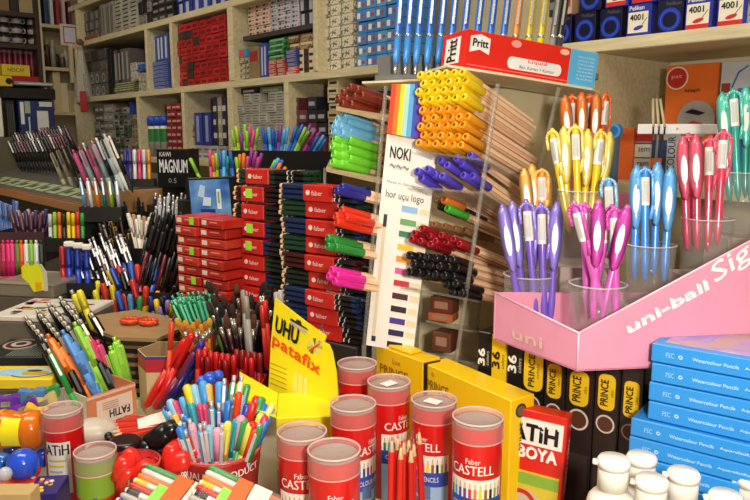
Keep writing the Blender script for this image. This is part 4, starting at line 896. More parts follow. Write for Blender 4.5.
elip(pb, .082, .037, .042, .03, .0008, '2A3A4A'); elip(pb, .082, .037, .04, .028, .0012, 'B8C8C0'); elip(pb, .045, .035, .03, .018, .0016, '9AC8E8'); elip(pb, .09, .03, .025, .014, .002, 'C8A83A'); elip(pb, .085, .04, .014, .006, .0024, '3A342A')
part('printed_picture', pb, t)
block('display_riser', 'low block beneath the yellow picture box', 'riser', m4, (0, 0, Z0-1.06+.0005), (W, .075, -.0206), '5A5048')
# black pens with silver clips
t, W, H = holder('pen_holder', 'dark holder packed with black pens with silver clips', 44, 92, 352, 384, 1.38, .16, '1A181A')
for i in range(30):
    r_, q = divmod(i, 6); px = 25+r_*11.5+q*4.0; py = 316-r_*6.5+q*4.6
    pstick('click_fat', ('121012', '121012', 'C0B8A8'), (px, py), (px+29, py+50), 1.48+.012*r_-.015*q, .14, f'black ballpoint with silver clip, {nth(r_)} row from left, {nth(q)} from top', group='black ballpoints with silver clips')
# box of lime, blue, orange and pink click pens
p0, p1 = P(89, 431, 1.2), P(137, 413, 1.23); p0.z = p1.z = Z0+.0003
p0 = G(89, 433, Z0); p1 = G(137, 416, Z0); m = fr2(p0, p1); W = (p1-p0).length; H = .066
t = thing('pen_box', 'open salmon and white cardboard pen box lettered upside down', 'box', m)
sm = M('E08A60', .5); mb = MB(); Dp = .1; w_ = .002
mb.box((0, 0, 0), (W, w_, H), sm).box((0, Dp-w_, 0), (W, Dp, H*.8), sm).box((0, w_, 0), (w_, Dp-w_, H), M('E8D8C0', .5)).box((W-w_, w_, 0), (W, Dp-w_, H), sm).box((w_, w_, 0), (W-w_, Dp-w_, w_), sm)
part('box_body', mb, t)
mb = MB(); plate(mb, W*.18, H*.12, W*.92, H*.8, M('F0DCC8', .5)); plate(mb, .0, H*.9, W, H*.97, M('F0D0B8', .5))
for k in range(4): plate(mb, W*.3, H*(.5+.06*k), W*.62, H*(.52+.06*k), M('C89080', .5), -.0006)
part('printed_label', mb, t)
part('lettering', text_mb('FATIH', (W*.85, -.0008, H*.46), (-W*.42, 0, 0), (0, 0, -H*.22), M('2A1A18', .4), bold=.0008), t)
mb = MB(); [disc(mb, 0, 0, .001, sm) for _ in ()]
pens = []
for (x, y, c, nm) in [(47, 334, 'F07A1E', 'orange'), (50, 341, 'F07A1E', 'orange'), (57, 343, 'F0801E', 'orange'), (59, 352, 'E8701E', 'orange'), (64, 352, 'F07A1E', 'orange'), (68, 360, 'F0842A', 'orange'), (72, 364, 'F07A1E', 'orange'),
   (62, 330, '5A9AE0', 'blue'), (65, 337, '5090D8', 'blue'), (70, 338, '5A9AE0', 'blue'), (73, 344, '4A88D0', 'blue'), (78, 346, '5A9AE0', 'blue'), (82, 352, '4A88D0', 'blue'),
   (74, 322, 'A0E048', 'lime'), (78, 329, '98D840', 'lime'), (83, 332, 'A8E850', 'lime'), (86, 356, 'A0E048', 'lime'), (92, 365, '90D040', 'lime'), (102, 350, 'A0E048', 'lime'), (114, 337, 'B0F058', 'lime'), (110, 346, 'A8E850', 'lime'), (118, 340, 'A0E048', 'lime'),
   (88, 335, 'E84A78', 'pink'), (94, 343, 'D84070', 'pink'), (97, 340, 'E05080', 'pink')]:
    pstick('click_fat', (c, 'C83A1A' if nm == 'orange' and y > 345 else c, c), (x, y), (x+ (125-x)*.28+14, y+58), 1.315+.0011*(x-50), .140, f'{nm} click pen in the salmon pen box', group='click pens in the salmon box', parts=True, dD=.02)
for x, y in ((40, 338), (56, 372), (68, 366), (97, 358), (104, 364)): pstick('click_fat', ('1A1A1C', '1A1A1C', '2A2A2C'), (x, y), (x+24, y+48), 1.30+.0012*(x-50), .135, 'black click pen among bright ones in salmon box', group='black click pens in the salmon box', parts=True)
pstick('click', ('2AA848', '2AA848', 'E8E8E8'), (48, 349), (70, 392), 1.24, .13, 'green click pen left of orange ones in salmon box', parts=True)
# hexagonal cardboard holder
c = (G(137, 413, Z0)+G(193, 415, Z0))/2; m = frame(V((c.x, c.y+.035, Z0+.0003)), x=V((.97, -.2, 0)))
t = thing('hexagonal_holder', 'open cardboard hexagonal pen holder with red and purple rim', 'holder', m)
R = .057; mb = MB(); Hh = .118; zz = [(0, M('D9BE90', .5)), (Hh*.72, M('B8283A', .5)), (Hh*1.0, None)]
kk = MB(); ph = .25
kk.lathe([(R, 0, M('D9BE90', .5)), (R, Hh*.74, M('C02A3A', .45)), (R, Hh*.95, M('4A3A8A', .45)), (R, Hh), (R-.002, Hh, M('B89A6C', .5)), (R-.002, .003)], M('D9BE90', .5), 6, smooth=False, cap1=True, ph=ph)
part('holder_body', kk, t)
# printed label on the facet facing front
a0 = ph-math.pi/3*2; A_ = V((R*math.cos(a0), R*math.sin(a0), 0)); B_ = V((R*math.cos(a0+math.pi/3), R*math.sin(a0+math.pi/3), 0)); n_ = (B_-A_).cross(ZU).normalized()
def fq(u0, u1, z0, z1, mt, off=.0006, mb=None):
    mb = mb or MB(); d = B_-A_; return mb.add([A_+d*u0+n_*off+ZU*z0, A_+d*u1+n_*off+ZU*z0, A_+d*u1+n_*off+ZU*z1, A_+d*u0+n_*off+ZU*z1], [(0, 1, 2, 3)], mt)
part('printed_label', fq(.35, .98, Hh*.3, Hh*.6, M('C8CCC8', .5)), t)
part('lettering', text_mb('PENSAN', A_+(B_-A_)*.37+n_*.0007+ZU*Hh*.50, (B_-A_)*.5, ZU*Hh*.07, M('1A2A4A', .4), bold=.0005), t)
hb = [(172, 322, 168, 380, 'E0441E', 'orange red', 'felt', .15), (186, 339, 160, 383, 'D81E1A', 'red', 'marker', .15), (193, 333, 168, 383, 'D01E1A', 'red', 'marker', .16), (199, 347, 172, 386, 'C8241E', 'red', 'marker', .14), (203, 341, 178, 385, '2A2E8A', 'blue', 'marker', .14), (205, 352, 182, 388, '2A3AA0', 'blue', 'marker', .13), (196, 352, 170, 390, '7A2A4A', 'purple', 'marker', .13), (207, 347, 184, 388, 'D83020', 'red', 'marker', .14)]
for i, (a, b, c_, d, h, nm, kd, L) in enumerate(hb): pstick(kd, (h, h), (a, b), (c_, d), 1.27+.006*i*(i % 2), L, f'thick {nm} pen in the hexagonal cardboard holder', parts=(kd == 'marker'), cat='pen')
t = solo('yellow_box', MB().box((0, 0, 0), (.05, .03, .115), M('F0C41A', .4), .002), 'small bright yellow box behind hexagonal holder', 'box', frame(G(160, 390, Z0)+V((-.02, .05, .0003)), x=V((.97, -.2, 0))))
t2 = solo('yellow_box', MB().box((0, 0, 0), (.032, .03, .125), M('F4CC22', .4), .002), 'second small yellow box right of the first, behind hexagonal holder', 'box', frame(G(160, 390, Z0)+V((.035, .045, .0003)), x=V((.97, -.2, 0))))
solo('crumpled_paper', MB().ball((0, 0, .025), .024, M('D8D0B8', .7), 9, 6), 'crumpled pale paper between click pens and hexagonal holder', 'paper', Matrix.Translation(G(133, 385, Z0)+V((0, .03, 0))))
# green glitter pens and fan of brushes
t, W, H = holder('brush_holder', 'dark square holder full of paint brushes beside yellow card', 212, 282, 352, 400, 1.32, .09, '2A1A18')
for i in range(18):
    px = 172+(i % 9)*5.2+random.uniform(-1, 1); py = 300-(i//9)*6-(i % 9)*.6+random.uniform(-2, 2); gc = random.choice(['1E7A4A', '2A9A5A', '14603A', '8AB8A0', '1A8A6A', '3A8AC8' if i % 9 > 6 else '2AA85A'])
    pstick('click', (gc, '5A7A3A', '4AA880'), (px, py), (px+14+(4-i % 9)*1.3, py+42), 1.36+.03*(i//9), .12, 'green glitter gel pen behind hexagonal holder', group='green glitter pens', cat='pen', name='gel_pen')
t, W, H = holder('pen_holder', 'red holder of green glitter pens behind hexagonal holder', 186, 214, 332, 380, 1.35, .05, '9A2A1E')
for i in range(9): pstick('brush', (['C8601E', 'D8442A', 'B8841E'][i % 3], ['C8901E', 'B86A2A'][i % 2]), (176+i*4.2, 318+(i*5) % 8), (190+i*2.4, 350), 1.31, .12, 'orange handled brush between glitter pens and dark brushes', group='orange handled brushes', cat='brush')
for i in range(62):
    f = i/61; px = 206+f*80+random.uniform(-2, 2); py = random.choice([283, 289, 296, 303, 312])+random.uniform(-3, 3)
    b = random.choice(['2A1A14', '3A2218', '5A3420', '1A1414']); h = random.choice(['1E1416', '2A1618', '5A1A1C', '161214'])
    pstick('brush', (h, b), (px, py), (px+(247-px)*.5, py+50), 1.40-.0016*(py-283)-.02*(i % 3), .18, 'dark paint brush in fan beside the yellow card', group='dark paint brushes', cat='brush', dD=.02)
for i, (x, y, c) in enumerate(((243, 290, '8A8478'), (246, 296, '9A9488'), (262, 305, 'C82A1E'), (265, 300, 'D8281E'), (276, 292, 'A8A49C'), (280, 290, 'B0ACA4'))):
    pstick('felt', (c, c), (x, y), (x+4, y+48), 1.26, .12, ('red' if c in ('C82A1E', 'D8281E') else 'dull metal')+' thin stick in front of dark brushes', name='thin_stick', cat='stick')
# red plastic tufts: bundle of red handled brushes behind the tub
t, W, H = holder('red_box', 'low red open box of red handled brushes behind the pen tub', 200, 262, 384, 412, 1.22, .06, 'C0201C')
for i in range(22):
    px = 199+i*2.9; pstick('felt', (['A81616', '7A1214', 'C02A1C'][i % 3], ['C81A18', '8A1214'][i % 2]), (px, 349+(i*7) % 13), (px+(i % 5)-2, 392), 1.24+.01*(i % 3), .10, 'short red stick in low red box behind tub', group='short red sticks', name='red_stick', cat='stick')
# ================================================================ PENCIL ORGANISER (centre)
OD = 1.12
PT = thing('pencil_organiser', 'tall clear plastic pencil rack with cream back in the centre', 'rack', Matrix.Identity(4))
def quad_slab(name, pts, th, mat, parent, label=None):
    """pts: four places (counterclockwise towards the viewer); thickness away from the viewer"""
    n = (pts[1]-pts[0]).cross(pts[3]-pts[0]).normalized(); q = [p-n*th for p in pts]
    return part(name, MB().add(pts+q, [(0, 1, 2, 3), (7, 6, 5, 4), (0, 4, 5, 1), (1, 5, 6, 2), (2, 6, 7, 3), (3, 7, 4, 0)], mat), parent, label)
E3 = V((.66, .66, -.34)).normalized()            # direction the pencils point into the rack
E3L = V((.84, .45, -.26)).normalized()
FR = .985
CLE = M('A8A294', .15, 0, 'clear', .72)
def post(a, b, D0, D1, r=.0035, nm='post'): part(nm, MB().tube(P(a[0], a[1], D0), P(b[0], b[1], D1), r, CLE, 6), PT)
# back panels, shelves, uprights
quad_slab('back_panel', [P(418, 366, 1.30), P(600, 352, 1.42), P(600, 92, 1.42), P(430, 86, 1.30)], .004, M('CDBF96', .5), PT)
post((498, 84), (456, 362), 1.06, 1.10); post((559, 88), (533, 200), 1.2, 1.2, .004); post((386, 86), (364, 345), 1.14, 1.16)
post((438, 143), (414, 352), 1.13, 1.15, .002); post((477, 330), (486, 240), 1.25, 1.25, .003)
def shelf(pa, pb, pc, pd, da, db, dc, dd, nm='shelf', mt=None):
    pts = [P(*pa, da), P(*pb, db), P(*pc, dc), P(*pd, dd)]; q = [p-V((0, 0, .0035)) for p in pts]
    part(nm, MB().add(pts+q, [(0, 1, 2, 3), (7, 6, 5, 4), (0, 4, 5, 1), (1, 5, 6, 2), (2, 6, 7, 3), (3, 7, 4, 0)], mt or CLE), PT)
shelf((416, 150), (492, 160), (560, 195), (480, 182), 1.09, 1.07, 1.24, 1.26)
shelf((412, 186), (484, 192), (545, 225), (470, 214), 1.09, 1.07, 1.24, 1.26)
shelf((404, 286), (466, 298), (520, 308), (455, 298), 1.10, 1.08, 1.24, 1.26)
shelf((426, 320), (470, 330), (512, 336), (470, 326), 1.12, 1.10, 1.24, 1.26)
shelf((424, 352), (470, 362), (512, 366), (470, 356), 1.12, 1.10, 1.24, 1.26)
# brown reels seen low inside
for i, (x0, y0, x1, y1, c) in enumerate(((430, 296, 452, 312, '6A3020'), (428, 312, 452, 320, 'B8603A'), (432, 330, 450, 350, '6A3A2A'))):
    a, b = P(x0, y1, 1.16), P(x1, y1, 1.14); m = fr2(a, b)
    t = thing('small_packet', ['dark brown packet inside rack below black pencils', 'rust packet under the dark brown packet in rack', 'brown window packet on lowest rack shelf'][i], 'packet', m)
    Wd, Hd = (b-a).length, (y1-y0)/F*1.15; part('packet_body', MB().box((0, 0, 0), (Wd, .03, Hd), M(c, .35), .001), t)
    p = MB(); plate(p, Wd*.2, Hd*.3, Wd*.8, Hd*.75, M('A07A60', .3)); part('window', p, t)
# ---- printed colour chart
cpts = [P(366, 345, 1.16), P(413, 353, 1.145), P(438, 144, 1.125), P(387, 134, 1.14)]
t = thing('colour_chart', 'tall white colour chart panel with swatches and NOKI lettering', 'sign', Matrix.Identity(4))
quad_slab('panel', cpts, .003, M('EFE8DC', .45), t)
n_ = (cpts[1]-cpts[0]).cross(cpts[3]-cpts[0]).normalized()
def cpt(u, v, off=.0006): return (cpts[0]*(1-u)+cpts[1]*u)*(1-v)+(cpts[3]*(1-u)+cpts[2]*u)*v+n_*off
def cq(u0, v0, u1, v1, mt, off=.0008): return MB().add([cpt(u0, v0, off), cpt(u1, v0+0, off), cpt(u1, v1, off), cpt(u0, v1, off)], [(0, 1, 2, 3)], mt)
def ctext(s, u0, v0, u1, v1, mt, bold=0): o = cpt(u0, v0, .0009); return text_mb(s, o, cpt(u1, v0, .0009)-o, cpt(u0, v1, .0009)-o, mt, bold=bold)
part('lettering', ctext('NOKI', .1, .895, .5, .95, BLACK, .0006), t, 'black bold lettering')
part('small_lettering', ctext('Made in Germany', .1, .775, .75, .79, M('6A6460', .4)), t)
part('script_lettering', ctext('hor uçu logo', .1, .70, .86, .745, M('3A3434', .4)), t)
part('pencil_sketch', ctext('~~~', .12, .85, .5, .87, M('8A8480', .4)), t)
sw = ['8AB4E0', '6AA05A', '2E7A50', 'F0BC2A', 'E8941E', 'D85A9A', 'C82A28', '4A1416', '2E1014', '4A2E8A', '221C4A', '14121C']
ys = [207, 220, 232, 245, 257, 269, 281, 294, 307, 319, 331, 343]
for k, (h, y) in enumerate(zip(sw, ys)):
    v = 1-(y-138)/(348-138)
    part('swatch', cq(.44-.0*k, v-.014, .76, v+.014, M(h, .5)), t)
    part('pale_swatch', cq(.80, v-.014, 1.0-.02, v+.012, M('EAD2A6', .5)), t)
part('drawn_pencil', MB().add([cpt(.1, .03), cpt(.17, .03), cpt(.17, .57), cpt(.1, .57)], [(0, 1, 2, 3)], M('E0CDA8', .5)), t)
part('pencil_tip', cq(.1, .57, .17, .63, M('2A2422', .5)), t); part('pencil_foot', cq(.1, .025, .19, .05, M('1E2440', .5), .001), t)
# rainbow strip
rp = [P(387, 133, 1.135), P(430, 141, 1.12), P(434, 84, 1.115), P(392, 84, 1.13)]
t = thing('rainbow_strip', 'rainbow striped card above the white colour chart', 'sign', Matrix.Identity(4))
cl = ['E0401E', 'F07A1E', 'F0D82A', 'A8D8D0', '5AA8E0', '3A4AB8', '6A2A90', 'D8408A', 'F0901E']
quad_slab('card', rp, .003, M('E0401E', .5), t)
for k, h in enumerate(cl):
    u0, u1 = k/9, (k+1)/9
    f = lambda u, v: (rp[0]*(1-u)+rp[1]*u)*(1-v)+(rp[3]*(1-u)+rp[2]*u)*v
    nn = (rp[1]-rp[0]).cross(rp[3]-rp[0]).normalized()*.0006
    part('stripe', MB().add([f(u0, 0)+nn, f(u1, 0)+nn, f(u1, 1)+nn, f(u0, 1)+nn], [(0, 1, 2, 3)], M(h, .5)), t)
# ---- pencils with dipped caps
DP = {}
def hole(h): return ''.join('%02X' % int(int(h[i:i+2], 16)*.62) for i in (0, 2, 4))
def dipped(o, d, h, L, lab, group, r=.0058, capL=.05):
    z = -d; q = d.to_track_quat('Z', 'X').to_matrix().to_4x4(); q.translation = o
    k = (h, L, r, capL)
    if k not in DP:
        rim = M(h, .3); c = lin(h)
        a = MB().lathe([(r*.96, capL), (r*.96, L)], M('F8D2A8', .5), 6, smooth=False)
        s_ = MB()
        for j in range(0, 6, 2):
            an = math.pi/3*j; s_.tube((r*.99*math.cos(an), r*.99*math.sin(an), capL+.004), (r*.99*math.cos(an), r*.99*math.sin(an), L-.002), .0004, M('B0604A', .5), 4)
        cp = MB().lathe([(r*.35, .006, M(hole(h), .6)), (r*.5, .0, None), (r*.62, -.0015), (r*1.05, .0), (r*1.1, .003), (r*1.1, capL), (r*.95, capL+.001)], M(h, .28), 12)
        DP[k] = (cp.mesh('dipped_cap'), a.mesh('wooden_shaft'), s_.mesh('edge_line'))
    t = thing('coloured_pencil', lab, 'pencil', q, group)
    part('dipped_cap', DP[k][0], t); sf = part('wooden_shaft', DP[k][1], t); part('edge_line', DP[k][2], sf); return t
def cluster(pos, h, nm, where, D, d=None, L=.212, capL=.05, r=.0063):
    for i, (x, y) in enumerate(pos): dipped(P(x, y, D+.004*math.sin(i*1.9)), (d or E3), h, L, f'{nm} capped pencil {where}', f'{nm} capped pencils {where}', r, capL)
yp = [(420+8.4*i+(j % 2)*4-(j*.9), 75+8.3*j-.6*i) for j in range(4) for i in range(6)]
cluster(yp, 'F6D21A', 'yellow', 'at top of rack', 1.09)
op = [(422+8.4*i+(j % 2)*4-(j*.9), 110+8.2*j-.4*i+(.8*i if j > 2 else 0)) for j in range(5) for i in range(6) if not (j == 0 and i == 5)]
cluster(op, 'F2A01C', 'amber', 'below the yellow ones', 1.09)
cluster([(470, 155), (440, 160), (456, 158), (447, 165), (461, 163), (417, 171), (427, 169), (421, 178), (434, 174), (442, 176), (463, 175), (472, 176)], '5A48C8', 'violet', 'on the second rack shelf', 1.09, V((.62, .62, -.40)).normalized())
cluster([(422, 228), (414, 233), (411, 239), (420, 241), (429, 236), (435, 241), (441, 235), (446, 242), (453, 239), (430, 244), (459, 244)], '9A1420', 'crimson', 'above the black ones', 1.09, r=.0055)
bp = [(409+8.6*i+(j % 2)*4, 255+8.2*j+.9*i) for j in range(3) for i in range(6)]+[(446, 284), (455, 283), (463, 286), (452, 292), (461, 293)]
cluster(bp, '1A1718', 'black', 'in lower rack', 1.09, V((.66, .66, -.30)).normalized())
cluster([(444, 199)], 'F0842A', 'orange', 'alone under the violet ones', 1.14, V((.7, .6, -.36)).normalized(), r=.0075)
cluster([(447, 208)], '4AC03A', 'bright green', 'alone under the violet ones', 1.12, V((.7, .6, -.34)).normalized())
cluster([(455, 205), (466, 212), (440, 206)], '1E1C1C', 'black', 'under the violet ones', 1.16, V((.7, .6, -.36)).normalized())
for i in range(5): dipped(P(428+i*9, 196+i*3, 1.2), V((.75, .55, -.36)).normalized(), 'C8A070', .18, 'plain wooden pencil lying inside the middle of rack', 'plain wooden pencils in the rack')
for i in range(6): dipped(P(424+i*10, 222+i*2, 1.24), V((.75, .55, -.36)).normalized(), 'A8744A', .18, 'brown wooden pencil lying deep inside the rack', 'brown wooden pencils in the rack')
# left clusters, seen behind the chart
def lclus(pos, h, nm, where, D=1.24, L=.15): cluster(pos, h, nm, where, D, E3L, L, .058*D/1.24, .0075*D/1.24)
lclus([(337, 98), (342, 92), (349, 87), (356, 89), (345, 98), (353, 96), (361, 95), (341, 103), (350, 104)], '7A2E1C', 'rust brown', 'at left side of rack')
lclus([(337, 119), (343, 115), (334, 125), (340, 126), (347, 121), (333, 131), (341, 133), (349, 130)], '7CC4EC', 'sky blue', 'at left side of rack')
lclus([(334, 139), (341, 137), (349, 140), (332, 146), (340, 146), (348, 149), (333, 154), (341, 155), (349, 158), (332, 162), (340, 163)], '7CDC3A', 'apple green', 'at left side of rack')
lclus([(336, 190), (341, 187)], '2A2A8A', 'navy', 'beside the white chart', 1.12, .11)
lclus([(335, 216), (341, 210), (336, 222), (345, 217), (343, 224)], 'E0321A', 'scarlet', 'beside the white chart', 1.12, .11)
lclus([(327, 238), (333, 241), (327, 246), (335, 247)], '2C8A38', 'leaf green', 'beside the white chart', 1.12, .11)
lclus([(331, 270), (328, 276), (336, 275), (334, 281)], 'E8289A', 'hot pink', 'beside the white chart', 1.12, .11)
SP = lambda a, b, D0, D1, c, d: (a, b, c, d)
def lshelf(x0, y0, x1, y1, lab='shelf'):
    pts = [P(x0, y0, 1.22), P(x1, y1, 1.17), P(x1+2, y1-6, 1.35), P(x0+4, y0-9, 1.40)]; q = [p-V((0, 0, .006)) for p in pts]
    part('side_shelf', MB().add(pts+q, [(0, 1, 2, 3), (7, 6, 5, 4), (0, 4, 5, 1), (1, 5, 6, 2), (2, 6, 7, 3), (3, 7, 4, 0)], M('B8A078', .5, 0, 'wood')), PT)
lshelf(326, 168, 388, 182); lshelf(336, 107, 388, 118); 
for y in (203, 232, 256, 290): shelf((326, y), (378, y+13), (384, y+8), (334, y-5), 1.23, 1.18, 1.33, 1.36)
post((325, 168), (322, 330), 1.25, 1.26, .003)
# posts and foot down to the counter
for (x, y, D) in ((456, 362, 1.10), (364, 345, 1.16), (322, 330, 1.26), (560, 300, 1.22)):
    p = P(x, y, D); part('foot_post', MB().tube(p, V((p.x, p.y, Z0+.0005)), .004, CLE, 6), PT)
# curved cream board on top of the rack
tb = [(362, 85, 1.31), (400, 81, 1.27), (448, 77, 1.21)]
z_ = P(448, 77, 1.21).z
fp_ = []
for x, y, D in tb: q = P(x, y, D); fp_.append((q.x, q.y))
t = thing('top_board', 'curved cream board on top of the pencil rack', 'board', Matrix.Identity(4))
part('left_board', MB().slab(fp_+[(fp_[-1][0]+.06, 1.50), (fp_[0][0]+.02, 1.56)], z_-.004, z_, M('E4D6B4', .45)), t)
zz = z_+.0004
# right part slopes gently down to the right
qa = P(463, 67, 1.15); qb = P(594, 89, 1.24); bx = (qb-qa).normalized(); bz = (V((.0, 0, 1))-bx*bx.z).normalized(); BMx = frame(qa, x=bx, z=bz); BW_ = (qb-qa).length
part('right_board', MB().slab([(-.03, -.002), (.03, -.008), (.10, -.012), (BW_-.01, -.01), (BW_+.03, .02), (BW_+.035, .12), (-.02, .12)], -.0046, -.0005, M('E4D6B4', .45)), t, mw=BMx)
# ---- red glue stick carton
m = BMx; W = BW_; H = .0615
t = thing('glue_stick_carton', 'long red Pritt carton with light blue end on the top board', 'box', m)
part('box_body', MB().box((0, 0, 0), (W*.78, .09, H), M('E2281C', .35), .001), t)
part('blue_end', MB().box((W*.7801, 0, 0), (W, .09, H), M('5CB4E4', .4), .001), t, 'light blue end panel')
wl = M('F4F0EC', .4); mb = MB()
mb.prism([(W*.03, H*.42), (W*.1, H*.52), (W*.17, H*.42), (W*.17, H*.84), (W*.1, H*.92), (W*.03, H*.84)], -.0008, -.0002, wl)
rr = [(W*.34+.008*math.cos(q)-.0, H*.33+.010*math.sin(q)) for q in [math.pi/2+math.pi*k/8 for k in range(9)]]
rr += [(W*.69+.008*math.cos(q), H*.33+.010*math.sin(q)) for q in [-math.pi/2+math.pi*k/8 for k in range(9)]]
mb.prism(rr, -.0008, -.0002, wl); disc(mb, W*.36, H*.84, .006, M('F0A090', .4), t=.0008, sx=1.6); disc(mb, W*.73, H*.86, .005, M('F0C8A8', .4), t=.0008, sx=1.8); plate(mb, W*.02, H*.08, W*.79, H*.11, M('F07060', .4)); part('white_panels', mb, t)
part('logo_lettering', ft('Pritt', W*.045, H*.58, W*.155, H*.78, BLACK, -.001, bold=.001), t)
mb = ft('Liquid', W*.46, H*.36, W*.6, H*.48, M('E05A50', .4), -.001, bold=.0004); ft('Bez, Kumas + Karton', W*.4, H*.2, W*.66, H*.3, M('3A3030', .4), -.001, mb); part('lettering', mb, t)
mb = MB()
for k in range(7): ft('KARTON VE KUMAS'[k:], W*.84, H*(.78-.1*k), W*.97, H*(.83-.1*k), M('D8F0F8', .4), -.0003, mb)
part('blue_end_lettering', mb, t)
def lt(s, y0, z0, y1, z1, m, mb=None): return text_mb(s, (-.001, y1, z0), (0, y0-y1, 0), (0, 0, z1-z0), m, mb)
mb = MB().box((-.0008, .02, H*.15), (-.0002, .075, H*.85), wl); part('end_white_panel', mb, t)
part('end_lettering', text_mb('Pritt', (-.001, .03, H*.2), (0, 0, H*.6), (0, .034, 0), BLACK, bold=.001), t)
# ---- grey tray of standing blue markers on the board
a = P(380, 82, 1.31); a = V((a.x, a.y, zz)); b = P(458, 78, 1.27); b = V((b.x, b.y+.03, zz)); m = fr2(a, b); W = (b-a).length
t = thing('marker_tray', 'grey metal tray under the row of blue markers', 'tray', m)
part('tray_body', MB().box((-.01, .0, 0), (W+.26, .10, .012), M('5E5A52', .4), .002).box((-.01, .095, .0121), (W*.9, .10, .056), M('5E5A52', .4)), t)
cs_ = [('3E8EDC', '2A6AC8', 'blue')]*10+[('E8702A', 'D8883A', 'orange'), ('F0D01E', 'C8B02A', 'yellow'), ('F4DC1E', 'D0BC2A', 'yellow'), ('9A9690', '6E6A66', 'grey'), ('4A4648', '2A282A', 'dark grey')]
xs = [396, 406, 416, 427, 438, 449, 461, 474, 487, 500, 512, 525, 537, 549, 556]
for i, (x, (c, c2, nm)) in enumerate(zip(xs, cs_)):
    D = 1.335+.001*i; tpx = x+7+i*.5; fy = [68, 68, 67, 66, 62, 60, 58, 56, 54, 52, 48, 46, 44, 42, 40][i]
    o = P(x-1, 69, D); o.z = zz+.0125
    tp = P(tpx, -30, D+.05)
    stick('mech', (c, c2), o+(tp-o).normalized()*.19, o, .19, f'{nm} technical marker standing in the grey tray', cat='marker', group='technical markers in the grey tray', parts=True)
# ================================================================ RIGHT: PINK PEN DISPLAY, BOX ROW, BLUE BOXES, BOTTLES
zr = 1.2215
# row of upright 36-colour boxes
ra = P(478, 337, 1.06); rb = P(646, 375, .90); ra.z = rb.z = 0; rm = fr2(ra, rb); RL = (rb-ra).length
spec = [(478, 493, 'k', 'leftmost, mostly behind yellow box'), (494, 511, 'y', 'the only all-yellow 36 one'), (512, 530, 'k', 'right of the yellow 36 box'), (531, 552, 'Y', 'yellow upper part, under pink display'),
        (553, 574, 'b', 'first with yellow oval label'), (575, 600, 'b', 'second with yellow oval label'), (603, 625, 'b', 'third with yellow oval label'), (627, 648, 'b', 'beside the blue boxes')]
sp = [(p[0]-478)/(648-478) for p in spec]+[1.0]
bottom = Z0+.0005; HH = zr-bottom
OV = M('F0C41E', .4)
def oval(mb, x0, z0, x1, z1, m, y, t=.0008, r=None):
    r = r or (x1-x0)*.35; pts = []
    for cx, cz, a in ((x1-r, z0+r, -90), (x1-r, z1-r, 0), (x0+r, z1-r, 90), (x0+r, z0+r, 180)):
        for k in range(5): q = math.radians(a+22.5*k); pts.append((cx+r*math.cos(q), cz+r*math.sin(q)))
    mb.prism(pts, y-t, y, m); return mb
for i, (x0, x1, kd, wh) in enumerate(spec):
    u0 = sp[i]*RL; Wd = (sp[i+1]-sp[i])*RL-.0015
    top = HH-(.013 if i < 3 else .001 if i == 3 else .012+.002*(i % 3))
    c = {'k': '151312', 'y': 'F2C81C', 'Y': '151312', 'b': '2A201C'}[kd]
    t = thing('pencil_set_box', {'k': 'upright black box with white 36', 'y': 'upright yellow box with black 36', 'Y': 'upright dark box with PRINCE lettering', 'b': 'upright dark brown PRINCE box'}[kd]+', '+wh, 'box', rm @ Matrix.Translation((u0, 0, bottom)), 'row of upright pencil set boxes')
    part('box_body', MB().box((0, 0, 0), (Wd, .17, top), M(c, .3), .0015), t)
    if kd in 'ky':
        part('lettering', ftr('36', Wd*.12, top-.052, Wd*.62, top-.026, WHITE if kd == 'k' else BLACK, -.0004, bold=.0012), t)
        part('small_lettering', ftr('colors', Wd*.7, top-.05, Wd*.92, top-.028, M('C8C0B0', .4) if kd == 'k' else BLACK, -.0004), t)
    else:
        zo = top-(.022 if kd == 'Y' else .024); zl = zo-.050
        if kd == 'Y': zl = zo-.062; x_ = .02
        else: x_ = .16
        part('yellow_label', oval(MB(), Wd*x_, zl, Wd*(1-x_), zo, OV, -.0002), t)
        part('lettering', ftr('PRINCE', Wd*.28, zl+.006, Wd*.58, zo-.008, M('2A1C10', .4), -.0012, bold=.0006), t)
        part('small_lettering', ftr('colors', Wd*.66, zl+.02, Wd*.8, zo-.02, M('5A4420', .4), -.0012), t)
        zc_ = zl-.020
        mb = MB(); disc(mb, Wd*.5, zc_, Wd*.38, M('D8C8B4', .4)); disc(mb, Wd*.5, zc_, Wd*.31, M('5A3424', .4), t=.001); part('round_badge', mb, t)
        if kd == 'b': mb = MB(); plate(mb, Wd*.1, .01, Wd*.9, zl-.07, M('3A2E28', .35)); part('film_wrap', mb, t)
# ---- pink display
zb = zr+.0012
A = P(493, 340, .97); B = P(577, 370, .835); C = P(800, 371, .875)
for q in (A, B, C): q.z = zb
A = V((A.x, A.y, zb)); bot = [A, B, C]; 
def up(p, px, py):   # height at which pixel row py meets the vertical through p
    lo, hi = zb, zb+.6
    for _ in range(40):
        m_ = (lo+hi)/2
        if proj(V((p.x, p.y, m_)))[1] > py: lo = m_
        else: hi = m_
    return lo-zb
hA, hB, hC = up(A, 0, 292), up(B, 0, 333), up(C, 0, 205)
PKC = M('E094AC', .4); PK2 = M('D888A2', .45); PKL = M('F4DCE4', .4)
PD = thing('pen_display', 'large pink uni-ball pen display with rising side on box row', 'display', Matrix.Translation(B))
def rel(p): return p-B
def wall(p, q, h0, h1, th=.003, nm='side_panel', label=None, mt=PKC):
    d = (q-p); n = V((d.y, -d.x, 0)).normalized()*th; a, b = rel(p), rel(q)
    vs = [a, b, b+V((0, 0, h1)), a+V((0, 0, h0))]; vs += [v-n for v in vs]
    part(nm, MB().add(vs, [(0, 1, 2, 3), (7, 6, 5, 4), (0, 4, 5, 1), (1, 5, 6, 2), (2, 6, 7, 3), (3, 7, 4, 0)], mt), PD, label)
